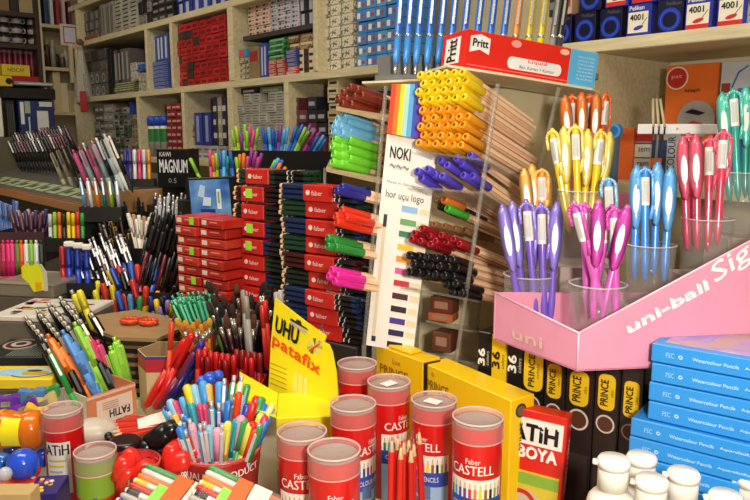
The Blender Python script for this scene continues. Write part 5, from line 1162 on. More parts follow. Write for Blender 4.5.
wall(A, B, hA, hB, nm='front_panel'); wall(B, C, hB, hC)
A2 = A+(C-B)*.92+V((0, .02, 0)); wall(A2, A, hA*.8, hA, nm='far_panel'); 
part('base', MB().slab([(rel(q).x, rel(q).y) for q in (A, B, C, A2)], -.0006, .0015, PK2), PD)
# cut edge highlights
def edge(p, q, h0, h1): part('pale_edge', MB().tube(rel(p)+V((0, 0, h0)), rel(q)+V((0, 0, h1)), .0011, M('F6C4D2', .4), 6), PD)
edge(A, B, hA, hB); edge(B, C, hB, hC); part('pale_edge', MB().tube(rel(B), rel(B)+V((0, 0, hB)), .0012, M('F6C4D2', .4), 6), PD)
def face_pt(p, q, px, py):   # pixel on the vertical plane through p, q
    n = (q-p).cross(ZU).normalized(); d = P(px, py, 1)-CAM; return CAM+d*((p-CAM).dot(n)/d.dot(n))
def stext(s, p, q, c0, c1, c3, mt, bold=0, off=.0012):
    """lettering on the panel p-q: baseline start, baseline end, top of the start given as pixels"""
    n = (q-p).cross(ZU).normalized(); n = n if n.dot(CAM-p) > 0 else -n
    a, b, c = (rel(face_pt(p, q, *k))+n*off for k in (c0, c1, c3)); return text_mb(s, a, b-a, c-a, mt, bold=bold)
LW = M('F6EDE8', .35)
part('lettering', stext('uni-ball', B, C, (628, 334), (707, 290), (625, 325), LW, .0024), PD, 'white lettering')
part('script_lettering', stext('Signo', B, C, (716, 289), (786, 237), (709, 266), LW, .0006), PD, 'large thin lettering')
part('front_lettering', stext('uni', A, B, (513, 338), (543, 349), (513, 328), M('D8B8A8', .4), .0012), PD)
part('front_small_lettering', stext('mitsubishi', A, B, (514, 342), (545, 353), (514, 340), M('D8A0A8', .4), .0002), PD)
# stepped floor and clear cups
DL = (C-B).normalized(); DB = (A-B).normalized()
def cup(cx, py_top, r, D, floor_z, lab):
    c = P(cx, py_top, D); h = c.z-floor_z-.0006
    m = Matrix.Translation((c.x, c.y, floor_z+.0003)); t = thing('clear_cup', lab, 'cup', m)
    part('cup_wall', MB().lathe([(r*.92, 0), (r, h), (r-.0015, h), (r*.92-.0015, .002)], CLR, 28, cap1=True), t)
    part('rim', MB().lathe([(r-.001, h-.0012), (r+.0012, h-.0006), (r+.0012, h+.0006), (r-.001, h+.0008)], M('D8D0CC', .15, 0, 'clear', .45), 28, cap0=False, cap1=False), t)
    return c, h
def step(cx, py, D, w_, d_, zt, lab):
    c = P(cx, py, D); part('inner_step', MB().box((c.x-B.x-w_/2, c.y-B.y-d_/2, .002), (c.x-B.x+w_/2, c.y-B.y+d_/2, zt-zb), M('A8948A', .5), .001), PD)
def pen(kind, t_, b_, D, zf, lab, c, c2=None, tilt=.0, roll=0, L=.152):
    tp = P(t_[0], t_[1], D); lo = P(b_[0], b_[1], D+tilt)
    stick(kind, (c, c2 or c), tp, lo, L, lab, group=None, parts=True, roll=roll)
cups = [(530, 274, .037, 1.0, zb+.002, 'clear cup of purple pens, front left of pink display'),
        (598, 283, .036, .90, zb+.002, 'clear cup of magenta pens nearest the pink corner'),
        (651, 244, .033, .96, zb+.045, 'clear cup of light blue pens in pink display'),
        (708, 218, .034, .965, zb+.085, 'clear cup of coral pink pens in pink display'),
        (744, 172, .034, 1.03, zb+.13, 'clear cup of teal pens at right edge'),
        (583, 190, .036, 1.02, zb+.09, 'clear cup of yellow pens behind the magenta ones'),
        (585, 160, .036, 1.13, zb+.14, 'clear cup of orange pens at the back')]
for cx, py, r, D, fz, lab in cups:
    cup(cx, py, r, D, fz+.0015, lab)
    if fz > zb+.01: step(cx, py, D, .076 if cx < 600 else .066, .074, fz+.001, lab)
c = '7E62C8'; c2 = '9684E0'
for i, (t_, b_, k) in enumerate((((502, 204), (521, 318), 'gelclip'), ((512, 201), (526, 318), 'gelclip'), ((526, 199), (536, 318), 'gel'), ((541, 202), (544, 318), 'gel'), ((557, 202), (551, 310), 'gelclip'), ((534, 205), (530, 318), 'gelclip'))):
    pen(k, t_, b_, .985+(.015 if i in (1, 5) else -.01), 0, f'purple gel pen with {"oval clip" if k == "gelclip" else "white wrap"} in left clear cup', c, c2, roll=(-.5+.2*i) if k == 'gel' else 0, L=.172)
c = 'DC62C0'; c2 = 'D24AAE'
for i, (t_, b_, k) in enumerate((((574, 201), (606, 320), 'gel'), ((584, 202), (588, 318), 'gel'), ((599, 200), (593, 318), 'gelclip'), ((614, 206), (616, 318), 'gel'), ((612, 204), (588, 322), 'gel'), ((628, 205), (606, 300), 'gelclip'))):
    pen(k, t_, b_, .885+(.02 if i in (1, 4) else -.008), 0, f'magenta gel pen with {"oval clip" if k == "gelclip" else "white wrap"} in corner clear cup', c, c2, roll=.3*(i-2) if k == 'gel' else 0)
for i, (t_, b_, k) in enumerate((((637, 165), (634, 290), 'gelclip'), ((645, 166), (645, 290), 'gel'), ((658, 162), (653, 290), 'gelclip'), ((671, 167), (664, 280), 'gelclip'))):
    pen(k, t_, b_, .96-.01*(i % 2), 0, f'light blue gel pen with {"oval clip" if k == "gelclip" else "white wrap"} in pink display', '4A92DC', '6CB4F0', roll=.2 if k == 'gel' else 0, L=.158)
pen('gel', (608, 177), (612, 262), .97, 0, 'single pale blue capped pen behind magenta pens', '6AA8D8', '8AC0E8', L=.14)
for i, (t_, b_, k) in enumerate((((683, 136), (688, 262), 'gelclip'), ((696, 134), (697, 262), 'gelclip'), ((710, 136), (707, 262), 'gel'), ((724, 129), (716, 258), 'gel'), ((688, 133), (694, 262), 'gel'))):
    pen(k, t_, b_, .965-.01*(i % 2)+(.02 if i == 4 else 0), 0, f'coral pink gel pen with {"oval clip" if k == "gelclip" else "white wrap"} in pink display', 'DC4A68', 'E8607C', roll=.1*(i-3) if k == 'gel' else 0, L=.160)
for i, (t_, b_, k) in enumerate((((722, 92), (731, 215), 'gelclip'), ((733, 88), (739, 215), 'gel'), ((746, 86), (745, 215), 'gelclip'), ((756, 90), (750, 215), 'gel'))):
    pen(k, t_, b_, 1.03-.012*(i % 2), 0, f'teal gel pen with {"oval clip" if k == "gelclip" else "white wrap"} at right edge', '38A898', '62CCB8', roll=.1 if k == 'gel' else 0, L=.165)
for i, (t_, b_, k) in enumerate((((552, 128), (570, 235), 'gel'), ((564, 126), (568, 235), 'gelclip'), ((575, 124), (579, 235), 'gel'), ((588, 129), (583, 235), 'gelclip'), ((601, 129), (589, 235), 'gel'), ((610, 132), (594, 235), 'gelclip'))):
    pen(k, t_, b_, 1.02+.012*(i % 2), 0, f'yellow gel pen with {"oval clip" if k == "gelclip" else "white wrap"} in pink display', 'F0D028', 'F4E070', roll=.3*(i-2) if k == 'gel' else 0, L=.155)
for i, (t_, b_, k) in enumerate((((565, 95), (572, 200), 'gelclip'), ((572, 94), (576, 200), 'gel'), ((582, 92), (581, 200), 'gelclip'), ((590, 94), (586, 200), 'gel'), ((597, 93), (590, 200), 'gelclip'), ((606, 92), (596, 200), 'gel'))):
    pen(k, t_, b_, 1.13+.012*(i % 2), 0, f'orange gel pen with {"oval clip" if k == "gelclip" else "white wrap"} at the back', 'D8541E', 'EC7A34', roll=.3*(i-2) if k == 'gel' else 0, L=.16)
for i, (t_, b_, k) in enumerate((((524, 168), (534, 262), 'gelclip'), ((532, 164), (538, 262), 'gelclip'), ((542, 168), (541, 262), 'gel'), ((547, 172), (543, 262), 'gelclip'))):
    pen(k, t_, b_, 1.06+.01*(i % 2), 0, f'light orange gel pen with {"oval clip" if k == "gelclip" else "white wrap"} behind purple pens', 'E89A3A', 'F4B860', L=.145)
cup(537, 235, .03, 1.07, zb+.0035, 'clear cup of light orange pens behind the purple cup')
solo('pink_card', MB().box((0, 0, 0), (.032, .003, .075), M('F090AC', .45), .0005), 'plain pink card between yellow and light blue pens', 'card', fr2(P(616, 242, 1.07), P(630, 242, 1.07)))
block('display_riser', 'pink riser under the back of the pink display', 'riser', Matrix.Translation((B.x, B.y, 0)), (.03, .21, Z0+.0005), (.30, .36, zb-.002), 'D890A8')
# ---- blue box stack
k_ = V((.80, -.60, 0)).normalized(); o = P(653, 342, .82); zt_ = o.z; nB = 12; hB_ = (zt_-Z0)/nB
pic = bpy.data.materials.new('cover_picture'); pic.use_nodes = True; nt = pic.node_tree; tc = nt.nodes.new('ShaderNodeTexCoord'); nz = nt.nodes.new('ShaderNodeTexNoise'); nz.inputs['Scale'].default_value = 22; rp_ = nt.nodes.new('ShaderNodeValToRGB')
for e_, (p_, c_) in zip([rp_.color_ramp.elements.new(.45), rp_.color_ramp.elements.new(.55)]+list(rp_.color_ramp.elements)[:0], ((.45, 'B8A090'), (.55, '9A90D8'))): e_.color = lin(c_)+(1,)
rp_.color_ramp.elements[0].color = lin('7A6AC8')+(1,); rp_.color_ramp.elements[-1].color = lin('E0C8A8')+(1,)
nt.links.new(tc.outputs['Object'], nz.inputs['Vector']); nt.links.new(nz.outputs[0], rp_.inputs[0]); nt.links.new(rp_.outputs[0], nt.nodes['Principled BSDF'].inputs['Base Color']); nt.nodes['Principled BSDF'].inputs['Roughness'].default_value = .25
for j in range(nB):
    zj = Z0+.0005+hB_*j; sh_ = -.018 if j < nB-4 else 0; sh_ += random.uniform(-.002, .002)
    m = frame(V((o.x, o.y, zj))+k_*sh_-(V((.6, .8, 0))*.004 if j < nB-4 else V()), x=k_) @ Matrix.Rotation(random.uniform(-.012, .012), 4, 'Z')
    t = thing('blue_pencil_box', f'flat glossy blue box, {"topmost" if j == nB-1 else nth(nB-1-j)+" from top"} in stack right of bottles'.replace('right of', 'behind'), 'box', m, 'flat blue boxes in the stack')
    W = .30; h_ = hB_*.93; part('box_body', MB().box((0, 0, 0), (W, .13, h_), M('3090DC', .35), .0012), t)
    if j > 3:
        LM = M('A8D4F0', .4); mb = ft('Watercolour Pencils', W*.15, h_*.4, W*.31, h_*.58, LM, -.0002, bold=.0003); ft('Aquarellstifte', W*.33, h_*.4, W*.44, h_*.58, LM, -.0002, mb, .0003); ft('FSC', W*.055, h_*.36, W*.085, h_*.62, LM, -.0002, mb); ft('o', W*.10, h_*.38, W*.115, h_*.58, LM, -.0002, mb, .0006); ft('Crayons', W*.46, h_*.4, W*.6, h_*.58, LM, -.0002, mb); part('lettering', mb, t)
    if j == nB-1: part('cover_picture', MB().box((.012, .012, h_), (W-.01, .126, h_+.0006), pic), t, 'lilac and beige picture')
# ---- white flip-top bottles
BW = M('DDD6C8', .35)
def bottle(cx, py, D, lab, r=.0235, cr=.0150):
    c = P(cx, py, D); H = c.z-Z0
    t = thing('white_bottle', lab, 'bottle', Matrix.Translation((c.x, c.y, Z0+.0004)), 'white flip-top bottles')
    hb = H-.040; part('bottle_body', MB().lathe([(r*.92, 0), (r, .005), (r, hb-.010), (r*.95, hb-.004), (r*.8, hb+.001), (cr*.9, hb+.004), (cr*.85, hb+.010)], BW, 32), t)
    part('cap', MB().lathe([(cr, hb+.008), (cr*.99, H-.010), (cr*.97, H-.0096)], M('E4DED2', .3), 32), t)
    k = MB().lathe([(cr*1.06, H-.0095), (cr*1.08, H-.003), (cr*.95, H), (.001, H+.0004)], M('E8E2D8', .3), 32); k.box((-cr*1.35, -.004, H-.0085), (-cr*.9, .004, H-.0045), M('E4DED2', .3), .001)
    o_ = part('flip_lid', k, t, mw=Matrix.Rotation(-.3, 4, 'Z')); return t
bottle(614, 458, .70, 'white bottle at left front with its flip cap', .0245)
bottle(642, 455, .765, 'white bottle behind, between the left and front ones')
bottle(652, 478, .69, 'white bottle second from left at the front')
bottle(684, 471, .715, 'white bottle just left of the corner bottle, below blue boxes')
bottle(726, 494, .69, 'white bottle at bottom right corner')
bottle(752, 478, .78, 'white bottle cut by the right picture edge')
# ================================================================ FOREGROUND
# two big yellow boxes
def ybox(name, label, a, b, zt, dep, c='F2C416'):
    m = fr2(V((a.x, a.y, Z0+.0005)), V((b.x, b.y, Z0+.0005))); W = (V((b.x, b.y))-V((a.x, a.y))).length; H = zt-Z0
    t = thing(name, label, 'box', m); part('box_body', MB().box((0, 0, 0), (W, dep, H), M(c, .35), .0015), t); return t, W, H
zt = 1.15
a = G(424, 363, zt); b = G(511, 401, zt)
t, W, H = ybox('yellow_box', 'large yellow PRINCE box behind the red tubes, right one', a, b, zt, .045)
mb = MB(); disc(mb, 0, 0, .001, YEL)
s_ = MB(); 
# right side face: emblem and lettering
def side_disc(mb, yc, zc, r, m, off): mb.add([(W+off, yc+r*math.cos(2*math.pi*k/20), zc+r*math.sin(2*math.pi*k/20)) for k in range(20)], [list(range(20))], m)
side_disc(s_, .019, H-.018, .010, M('2A201C', .4), .0005); side_disc(s_, .019, H-.018, .0075, M('6A5A40', .4), .0008); part('round_badge', s_, t)
part('lettering', text_mb('PRINCE', (W+.0008, .026, H-.075), (0, 0, .04), (0, -.009, 0), M('5A4010', .4), bold=.0005), t)
mb = MB(); mb.prism([(W*.86, .02), (W*.90, .02), (W*.90, H*.42), (W*.885, H*.5), (W*.87, H*.5), (W*.855, H*.42)], -.0012, -.0002, M('B0201E', .4)); plate(mb, W*.855, H*.22, W*.905, H*.30, WHITE, -.0012); part('painted_pencil', mb, t)
mb = MB(); disc(mb, W*.12, H*.93, .004, M('C89A10', .4)); part('hanging_hole', mb, t)
part('brand_lettering', ft('PRINCE', W*.05, H*.78, W*.32, H*.87, M('8A6A10', .4), -.0003, bold=.0006), t)
a2 = G(376, 345, zt+.004); b2 = G(423, 362, zt+.004)
t, W, H = ybox('yellow_box', 'large yellow box with lettering behind the red tubes, left one', a2, b2, zt+.004, .038, 'F0BE12')
part('lettering', ft('PRINCE', W*.1, H*.76, W*.7, H*.84, M('8A5A10', .4), -.0003, bold=.0006), t); part('small_lettering', ft('Lux', W*.38, H*.88, W*.55, H*.93, M('8A6A10', .4), -.0003), t)
mb = MB(); mb.box((W*.2, .004, H), (W*.7, .03, H+.006), M('F2C416', .35), .002); part('hanging_tab', mb, t)
t = solo('black_strip', MB().box((-.0015, 0, 0), (.0015, .03, H-.002), BLACK), 'thin black edge between the two yellow boxes', 'strip', frame(V((b2.x+.002, b2.y-.002, Z0+.0005)), x=V((.5, -.8, 0))))
# ---- red pencil tubes
TR = M('D81614', .3)
TP = {}
def tube_thing(cx, py, lab, r=.0315, D=None, zt=None, turn=0., H=None, kind='c', word='CASTELL', sticker=False):
    c = P(cx, py, D) if D else G(cx, py, zt); Ht = c.z-Z0
    m = Matrix.Translation((c.x, c.y, Z0+.0004)); ang = math.atan2(c.x, c.y); m = m @ Matrix.Rotation(-ang+turn, 4, 'Z')
    t = thing('pencil_tube', lab, 'tube', m, 'red pencil tubes' if kind == 'c' else None)
    body = TR if kind != 'g' else None; lidh = .026
    rr = r*.965
    if kind == 'g':
        part('tube_body', MB().lathe([(rr, 0, M('C81E1A', .35)), (rr, Ht*.55, M('7AA02A', .4)), (rr, Ht-.008)], M('7AA02A', .4), 40, cap1=False), t)
        mb = cyl_patch(rr, -.2, 1.6, .0, Ht*.5, M('C8201C', .35), lift=.0004); part('red_panel', mb, t)
        for k, (a, z, q, h) in enumerate(((-.35, Ht*.42, .3, 'B8C8D8'), (-.15, Ht*.5, .22, '3A5A90'), (-.25, Ht*.34, .38, 'D8E0E4'), (-.1, Ht*.40, .14, '1E2440'), (-.42, Ht*.3, .16, '2A3A6A'), (.05, Ht*.3, .2, '5A80B0'))):
            part('printed_picture', cyl_patch(rr, a-q/2, a+q/2, z-.006, z+.006+.003*(k % 3), M(h, .4), lift=.0006+.0001*k), t)
    else:
        part('tube_body', MB().lathe([(rr, 0), (rr, Ht-.006)], TR, 44, cap1=False), t)
    part('inner_disc', MB().lathe([(rr*.95, Ht-.009), (rr*.95, Ht-.0065)], M('9A8C80', .6), 32), t)
    lid = part('lid', MB().lathe([(r, Ht-lidh), (r, Ht-.001), (r*.985, Ht), (r*.93, Ht), (r*.92, Ht-.004), (.001, Ht-.0042)], FROST, 48, cap0=False, cap1=False), t)
    part('lid_rim', MB().lathe([(r*1.005, Ht-.0012), (r*1.005, Ht+.0004), (r*.945, Ht+.0004), (r*.945, Ht-.0012)], M('D8B0A8', .3), 48, cap0=False, cap1=False), lid)
    part('lid_lip', MB().lathe([(r*1.006, Ht-lidh-.0004), (r*1.006, Ht-lidh+.0012)], M('F0A8A0', .3), 48, cap0=False, cap1=False), lid)
    if sticker: part('price_sticker', MB().box((-.012, -.009, Ht-.0036), (.010, .007, Ht-.0032), M('E8E4DC', .5)), lid)
    if kind == 'c':
        LWt = M('F4E8DC', .4); z1 = Ht-.052
        part('lettering', cyl_text(word, rr, -.95, .85, z1-.012, z1, LWt, bold=.012), t)
        zb_ = z1-.042
        part('pencil_band', cyl_patch(rr, -1.1, 1.3, zb_, z1-.018, M('EFE4D4', .45), n=20), t)
        pm = MB(); hues = ['2A7A3A', '3AA0C8', '2A4AA0', '6A3A8A', 'C8304A', 'E87A1E', 'F0C81E', '8A5A2A', '1E1E1E', '7AA03A', 'C85A9A']
        for k in range(11):
            a = -1.0+.21*k; cyl_patch(rr, a, a+.12, zb_, zb_+.012, M(hues[k], .45), pm, 2, .0006); cyl_patch(rr, a+.02, a+.10, zb_+.012, zb_+.017, M('D8B890', .5), pm, 2, .0006); cyl_patch(rr, a+.045, a+.075, zb_+.017, zb_+.0195, M(hues[k], .5), pm, 1, .0006)
        part('printed_pencils', pm, t)
        part('blue_band', cyl_patch(rr, -1.1, 1.3, zb_-.020, zb_, M('2A4AA8', .4), n=20), t)
        part('blue_band_lettering', cyl_text('COLOUR PENCILS', rr+.0004, -.9, .8, zb_-.013, zb_-.006, LWt), t)
        part('picture_panel', cyl_patch(rr, -1.1, 1.3, .0, zb_-.0205, M('9AB8D8', .45), n=20), t)
        hm = MB()
        for a, z, q, h_ in ((-.35, .05, .5, .018), (.0, .058, .35, .014), (.3, .045, .3, .02), (-.1, .03, .6, .012)): cyl_patch(rr, a-q/2, a+q/2, max(.002, z-h_/2), z+h_/2, M('5A7098', .5), hm, 5, .0005)
        cyl_patch(rr, .05, .22, zb_-.045, zb_-.038, M('1E2430', .5), hm, 2, .0008); cyl_patch(rr, -.2, -.06, zb_-.05, zb_-.044, M('1E2430', .5), hm, 2, .0008)
        part('horse_picture', hm, t)
        part('side_lettering', text_mb('Faber', (rr*math.sin(-.3), -rr*math.cos(.3)-.0008, Ht-.05), (.018, 0, 0), (0, 0, .007), LWt), t)
    if kind == 'f':
        part('white_label', cyl_patch(rr, -.75, .55, Ht-.115, Ht-.04, M('E8E0D4', .45), n=14), t)
        part('lettering', cyl_text('FATiH', rr+.0004, -.95, .45, Ht-.058, Ht-.043, BLACK, bold=.03), t)
        pm = MB()
        for k in range(6): cyl_patch(rr, -.62, .3-.1*(k % 3), Ht-.068-.008*k, Ht-.065-.008*k, M(['C8B860', 'D8C83A', 'A8B0B8', '8A98B0', 'D0C050', '9A9A90'][k], .5), pm, 8, .0006)
        part('label_print', pm, t)
        pm = MB(); [cyl_text('KURUBOYA  12', rr, -.6, .35, Ht-.126-.009*k, Ht-.121-.009*k, M('F0A8A0', .4), pm) for k in range(3)]; part('lower_lettering', pm, t)
    return t
ZTP = 1.143
tube_thing(478, 416, 'red CASTELL tube at right, in front of yellow box', D=.86, turn=-.15, zt=ZTP)
tube_thing(434, 399, 'red tube with sticker on lid, behind the loose red pencils', zt=ZTP, turn=-.55, word='CASTELL', sticker=True)
tube_thing(389, 381, 'red tube with square white sticker on its lid', zt=ZTP+.003, turn=.75, sticker=True, r=.0315)
tube_thing(357, 363, 'rearmost red tube, between yellow card and stickered tube', zt=ZTP, turn=.6)
tube_thing(353, 403, 'red tube in the middle of the left four', zt=ZTP, turn=1.0, word='CASTELL')
tube_thing(302, 431, 'red tube leftmost of the group beside pen tub', zt=ZTP-.012, turn=-.05)
tube_thing(334, 449, 'red tube nearest the viewer, front of the group', zt=ZTP-.008, turn=.05, r=.0315)
tube_thing(62, 408, 'tall red FATIH tube at bottom left with white label', D=.97, r=.0268, kind='f', turn=-.3)
tube_thing(95, 450, 'short green and red tube right of the FATIH tube', D=.90, r=.0262, kind='g', turn=0)
# ---- loose red pencils standing in front of the tubes
for i, (x, y, bx) in enumerate(((392, 436, 390), (398, 434, 396), (404, 438, 402), (409, 436, 407), (414, 440, 412), (419, 428, 423), (401, 443, 399), (411, 446, 411))):
    pstick('pencil', ('B81C14' if i % 2 else 'C8281C',), (x, y), (bx, 540), .80+.012*(i > 5)*-1, .17, 'sharpened red pencil standing before the tubes', cat='pencil', parts=True, group='sharpened red pencils', dD=-.0)
pc = P(405, 520, .80); t = thing('pencil_cup', 'small dark red cup holding the sharpened red pencils', 'cup', Matrix.Translation((pc.x, pc.y, Z0+.0004)))
part('cup_wall', MB().lathe([(.026, 0), (.027, .03), (.025, .03), (.024, .002)], M('8A1A18', .4), 24), t)
# ---- red FATIH paint box, leaning
zt2 = 1.139; a = G(499, 402, zt2); b = G(563, 418, zt2-.006); m = fr2(V((a.x, a.y, Z0+.0005)), V((b.x, b.y, Z0+.0005))); W = (V((b.x-a.x, b.y-a.y))).length; H = zt2-Z0-.004
m = frame(m.translation, x=m.to_3x3().col[0], z=V((.045, .0, 1)))
t = thing('paint_box', 'red FATIH BOYA paint box leaning between yellow box and dark boxes', 'box', m)
part('box_body', MB().box((0, 0, 0), (W, .026, H), M('D8281C', .35), .0012), t)
mb = MB(); plate(mb, W*.02, H*.70, W*.95, H*.93, M('F0E8DC', .45)); plate(mb, W*.02, H*.42, W*.95, H*.55, M('D8281C', .4)); plate(mb, W*.02, H*.05, W*.95, H*.46, M('D8C03A', .45), -.0002); plate(mb, W*.3, H*.34, W*.95, H*.44, M('8AB03A', .45), -.0008)
mb.prism([(W*.3, H*.08), (W*.75, H*.08), (W*.7, H*.22), (W*.5, H*.3), (W*.32, H*.24)], -.0012, -.0008, M('C8B8A0', .45)); ring(mb, W*.38, H*.15, W*.26, W*.07, M('C8241E', .45), t=.0016); part('printed_front', mb, t)
part('brand_lettering', ft('FATiH', W*.02, H*.735, W*.86, H*.875, BLACK, -.0008, bold=.0022), t)
part('lettering', ft('BOYA', W*.28, H*.575, W*.88, H*.68, M('F4ECE4', .4), -.0008, bold=.0016), t)
part('side_lettering', text_mb('12 TABLET + 1 FIRCA', (W+.0006, .019, H*.3), (0, 0, H*.5), (0, -.011, 0), M('F0D8C8', .4), bold=.0002), t)
# ---- UHU patafix card
D0, D1 = 1.16, 1.08
pts2 = [(268, 402), (337, 428), (339, 372), (334, 347), (326, 340), (275, 298)]
pl = [P(268, 410, D0), P(339, 436, D1)]; pA, pB = pl; nrm = (pB-pA).cross(V((.0, .08, 1))).normalized()
if nrm.dot(CAM-pA) < 0: nrm = -nrm
def pp(px, py, off=0): d = P(px, py, 1)-CAM; return CAM+d*((pA-CAM).dot(nrm)/d.dot(nrm))+nrm*off
t = thing('header_card', 'big yellow UHU patafix card with die-cut edge', 'card', Matrix.Identity(4))
out = [(267, 415), (337, 440), (338, 400), (336, 372), (332, 352), (329, 345), (324, 342), (326, 336), (306, 322), (275, 298), (271, 340)]
front = [pp(x, y) for x, y in out]; bk = [p-nrm*.0025 for p in front]; n = len(out)
part('card', MB().add(front+bk, [list(range(n)), list(range(2*n-1, n-1, -1))]+[(i, n+i, n+(i+1) % n, (i+1) % n) for i in range(n)], M('F4E01A', .4)), t)
def ptext(s, c0, c1, c3, mt, bold=0): a, b, c = (pp(*k, .0006) for k in (c0, c1, c3)); return text_mb(s, a, b-a, c-a, mt, bold=bold)
part('logo_lettering', ptext('UHU', (275, 331), (297, 345), (277, 316), BLACK, .0022), t, 'black bold lettering')
part('lettering', ptext('patafix', (272, 347), (319, 379), (274, 333), M('E8501A', .4), .0016), t, 'orange lettering')
def pq(l, mt, off=.0006): return MB().add([pp(x, y, off) for x, y in l], [list(range(len(l)))], mt)
part('euro_hole', pq([(290, 320), (309, 331), (307, 328), (302, 325), (301, 321), (297, 319), (296, 321), (291, 318)], M('2A2418', .6)), t)
part('euro_hole', pq([(291, 321), (308, 332), (306, 334), (291, 325)], M('B8B0A0', .6), .0009), t)
mb = MB()
for k in range(7):
    q = 2*math.pi*k/7; mb.add([pp(315, 346, .0007), pp(315+8*math.cos(q), 346+8*math.sin(q), .0007), pp(315+8*math.cos(q+.4), 346+8*math.sin(q+.4), .0007)], [(0, 1, 2)], M(['B8A878', 'D8D0A0', '6A5A3A'][k % 3], .4))
mb.add([pp(309, 350, .0009), pp(320, 343, .0009), pp(320, 345, .0009), pp(310, 352, .0009)], [(0, 1, 2, 3)], M('D8401E', .4)); part('star_print', mb, t)
mb = MB()
for k in range(5): mb.add([pp(270, 362+5*k, .0007), pp(287, 369+5*k, .0007), pp(287, 370+5*k, .0007), pp(270, 363+5*k, .0007)], [(0, 1, 2, 3)], M('B8A020', .4))
part('small_print', mb, t)
mb = MB()
for k in range(3): mb.add([pp(294+5*k, 371+2.4*k, .0007), pp(298+5*k, 373+2.4*k, .0007), pp(297+5*k, 398+2.4*k, .0007), pp(293+5*k, 396+2.4*k, .0007)], [(0, 1, 2, 3)], M('E8E070', .4))
part('printed_strips', mb, t)
# its yellow box below
zt3 = 1.102; a = G(248, 384, zt3); b = G(330, 425, zt3); fl = G(266, 418, zt3)
a = P(279, 424, 1.0); b = P(334, 430, .99); zt3 = a.z
m = fr2(V((a.x, a.y, Z0+.0005)), V((b.x, b.y, Z0+.0005))); W = .10; H = zt3-Z0
m = frame(V((P(276, 418, 1.02).x, P(276, 418, 1.02).y, Z0+.0005)), x=V((.93, .10, 0))); W = .088
t = thing('putty_box', 'yellow display box under the UHU card beside pen tub', 'box', m)
part('box_body', MB().box((0, 0, 0), (W, .10, H), M('F2DA1A', .4), .0015), t)
part('open_flap', MB().add([(-.0002, .0, H), (-.0002, .10, H), (-.062, .13, H+.028), (-.052, .012, H+.020)], [(0, 1, 2, 3), (3, 2, 1, 0)], M('F6E41E', .4)), t)
mb = MB(); plate(mb, W*.12, H*.86, W*.7, H*.88, M('A89020', .4)); plate(mb, W*.12, H*.80, W*.6, H*.82, M('A89020', .4)); plate(mb, W*.0, H*.0, W*.45, H*.32, M('9A9A9C', .4)); part('front_print', mb, t)
part('lettering', ftr('fix', W*.05, H*.36, W*.35, H*.7, M('E8501A', .4), -.0006, bold=.001), t)
# ---- red tub of bright pens
def tub(cx, py, r, D, lab, c='B8201C', word='QUALITY PRODUCT', H=None, clear=False, a0=-.9, a1=.9, th=.012):
    cc = P(cx, py, D); H = cc.z-Z0; ang = math.atan2(cc.x, cc.y)
    t = thing('round_tub', lab, 'tub', Matrix.Translation((cc.x, cc.y, Z0+.0004)) @ Matrix.Rotation(-ang, 4, 'Z'))
    part('tub_wall', MB().lathe([(r*.82, 0), (r*.97, H*.9), (r*.965, H), (r*.94, H), (r*.80, .003)], M(c, .25, 0, 'clear', .3) if clear else M(c, .3), 40), t)
    part('rim', MB().lathe([(r*.975, H-.004), (r*1.0, H-.002), (r*1.0, H+.001), (r*.95, H+.001)], M('C8504A', .25), 40, cap0=False, cap1=False), t)
    part('lettering', cyl_text(word, r*.95, a0, a1, H-.014-th, H-.014, M('F0E4DC', .4), bold=.012), t); return t
tub(219, 446, .060, .99, 'dark red round tub packed with bright pens', 'A81E1E', a0=-1.05, a1=1.05)
BR = ['2E7AD0', '5AB4E8', 'F0D01E', 'D8281E', 'F0801E', '8AC0D8', '3A3AA0', 'E8A0B8', '3A9A5A', 'F0E060', '4A9AD8', 'C83A6A', '2AA0B0', 'D8B050', 'E04A2A']
NMB = ['blue', 'sky blue', 'yellow', 'red', 'orange', 'pale blue', 'indigo', 'light pink', 'green', 'lemon', 'azure', 'raspberry', 'turquoise', 'tan', 'vermilion']
K = 62
for i in range(K):
    f = (i+.5)/K; an = math.pi*(1-f)  # fan left to right
    row = i % 3; x = 219-55*math.cos(math.pi*f)*(1-.12*row)+random.uniform(-2, 2); y = 398-17*math.sin(math.pi*f)*(1.0-.9*row)+row*7+random.uniform(-3, 3)-(6 if 60 < x-170 < 75 else 0)
    if x < 185 or x > 255: y += 12
    k = random.randrange(len(BR)); k2 = random.choice([k, k, random.randrange(len(BR))])
    pstick(random.choice(['felt_fat', 'felt_fat', 'capped', 'click']), (BR[k], BR[k2]), (x, y), (219+(x-219)*.30, y+80), .99+.045*(1-row), .14, f'{NMB[k]} bright pen in the dark red tub', group='bright pens in the red tub', parts=True, dD=.035*(row-1))
pstick('felt', ('E8401E', 'E8401E'), (239, 392), (232, 450), .95, .125, 'tallest orange red pen standing in dark red tub', parts=True)
solo('blue_bow', MB().ball((0, 0, 0), .011, M('2A5AD0', .25), 14, 8).ball((.013, 0, .006), .008, M('2A5AD0', .25)).ball((-.012, 0, -.004), .009, M('3A6AE0', .25)), 'blue rounded topper behind the bright pens', 'topper', Matrix.Translation(P(210, 379, 1.06)))
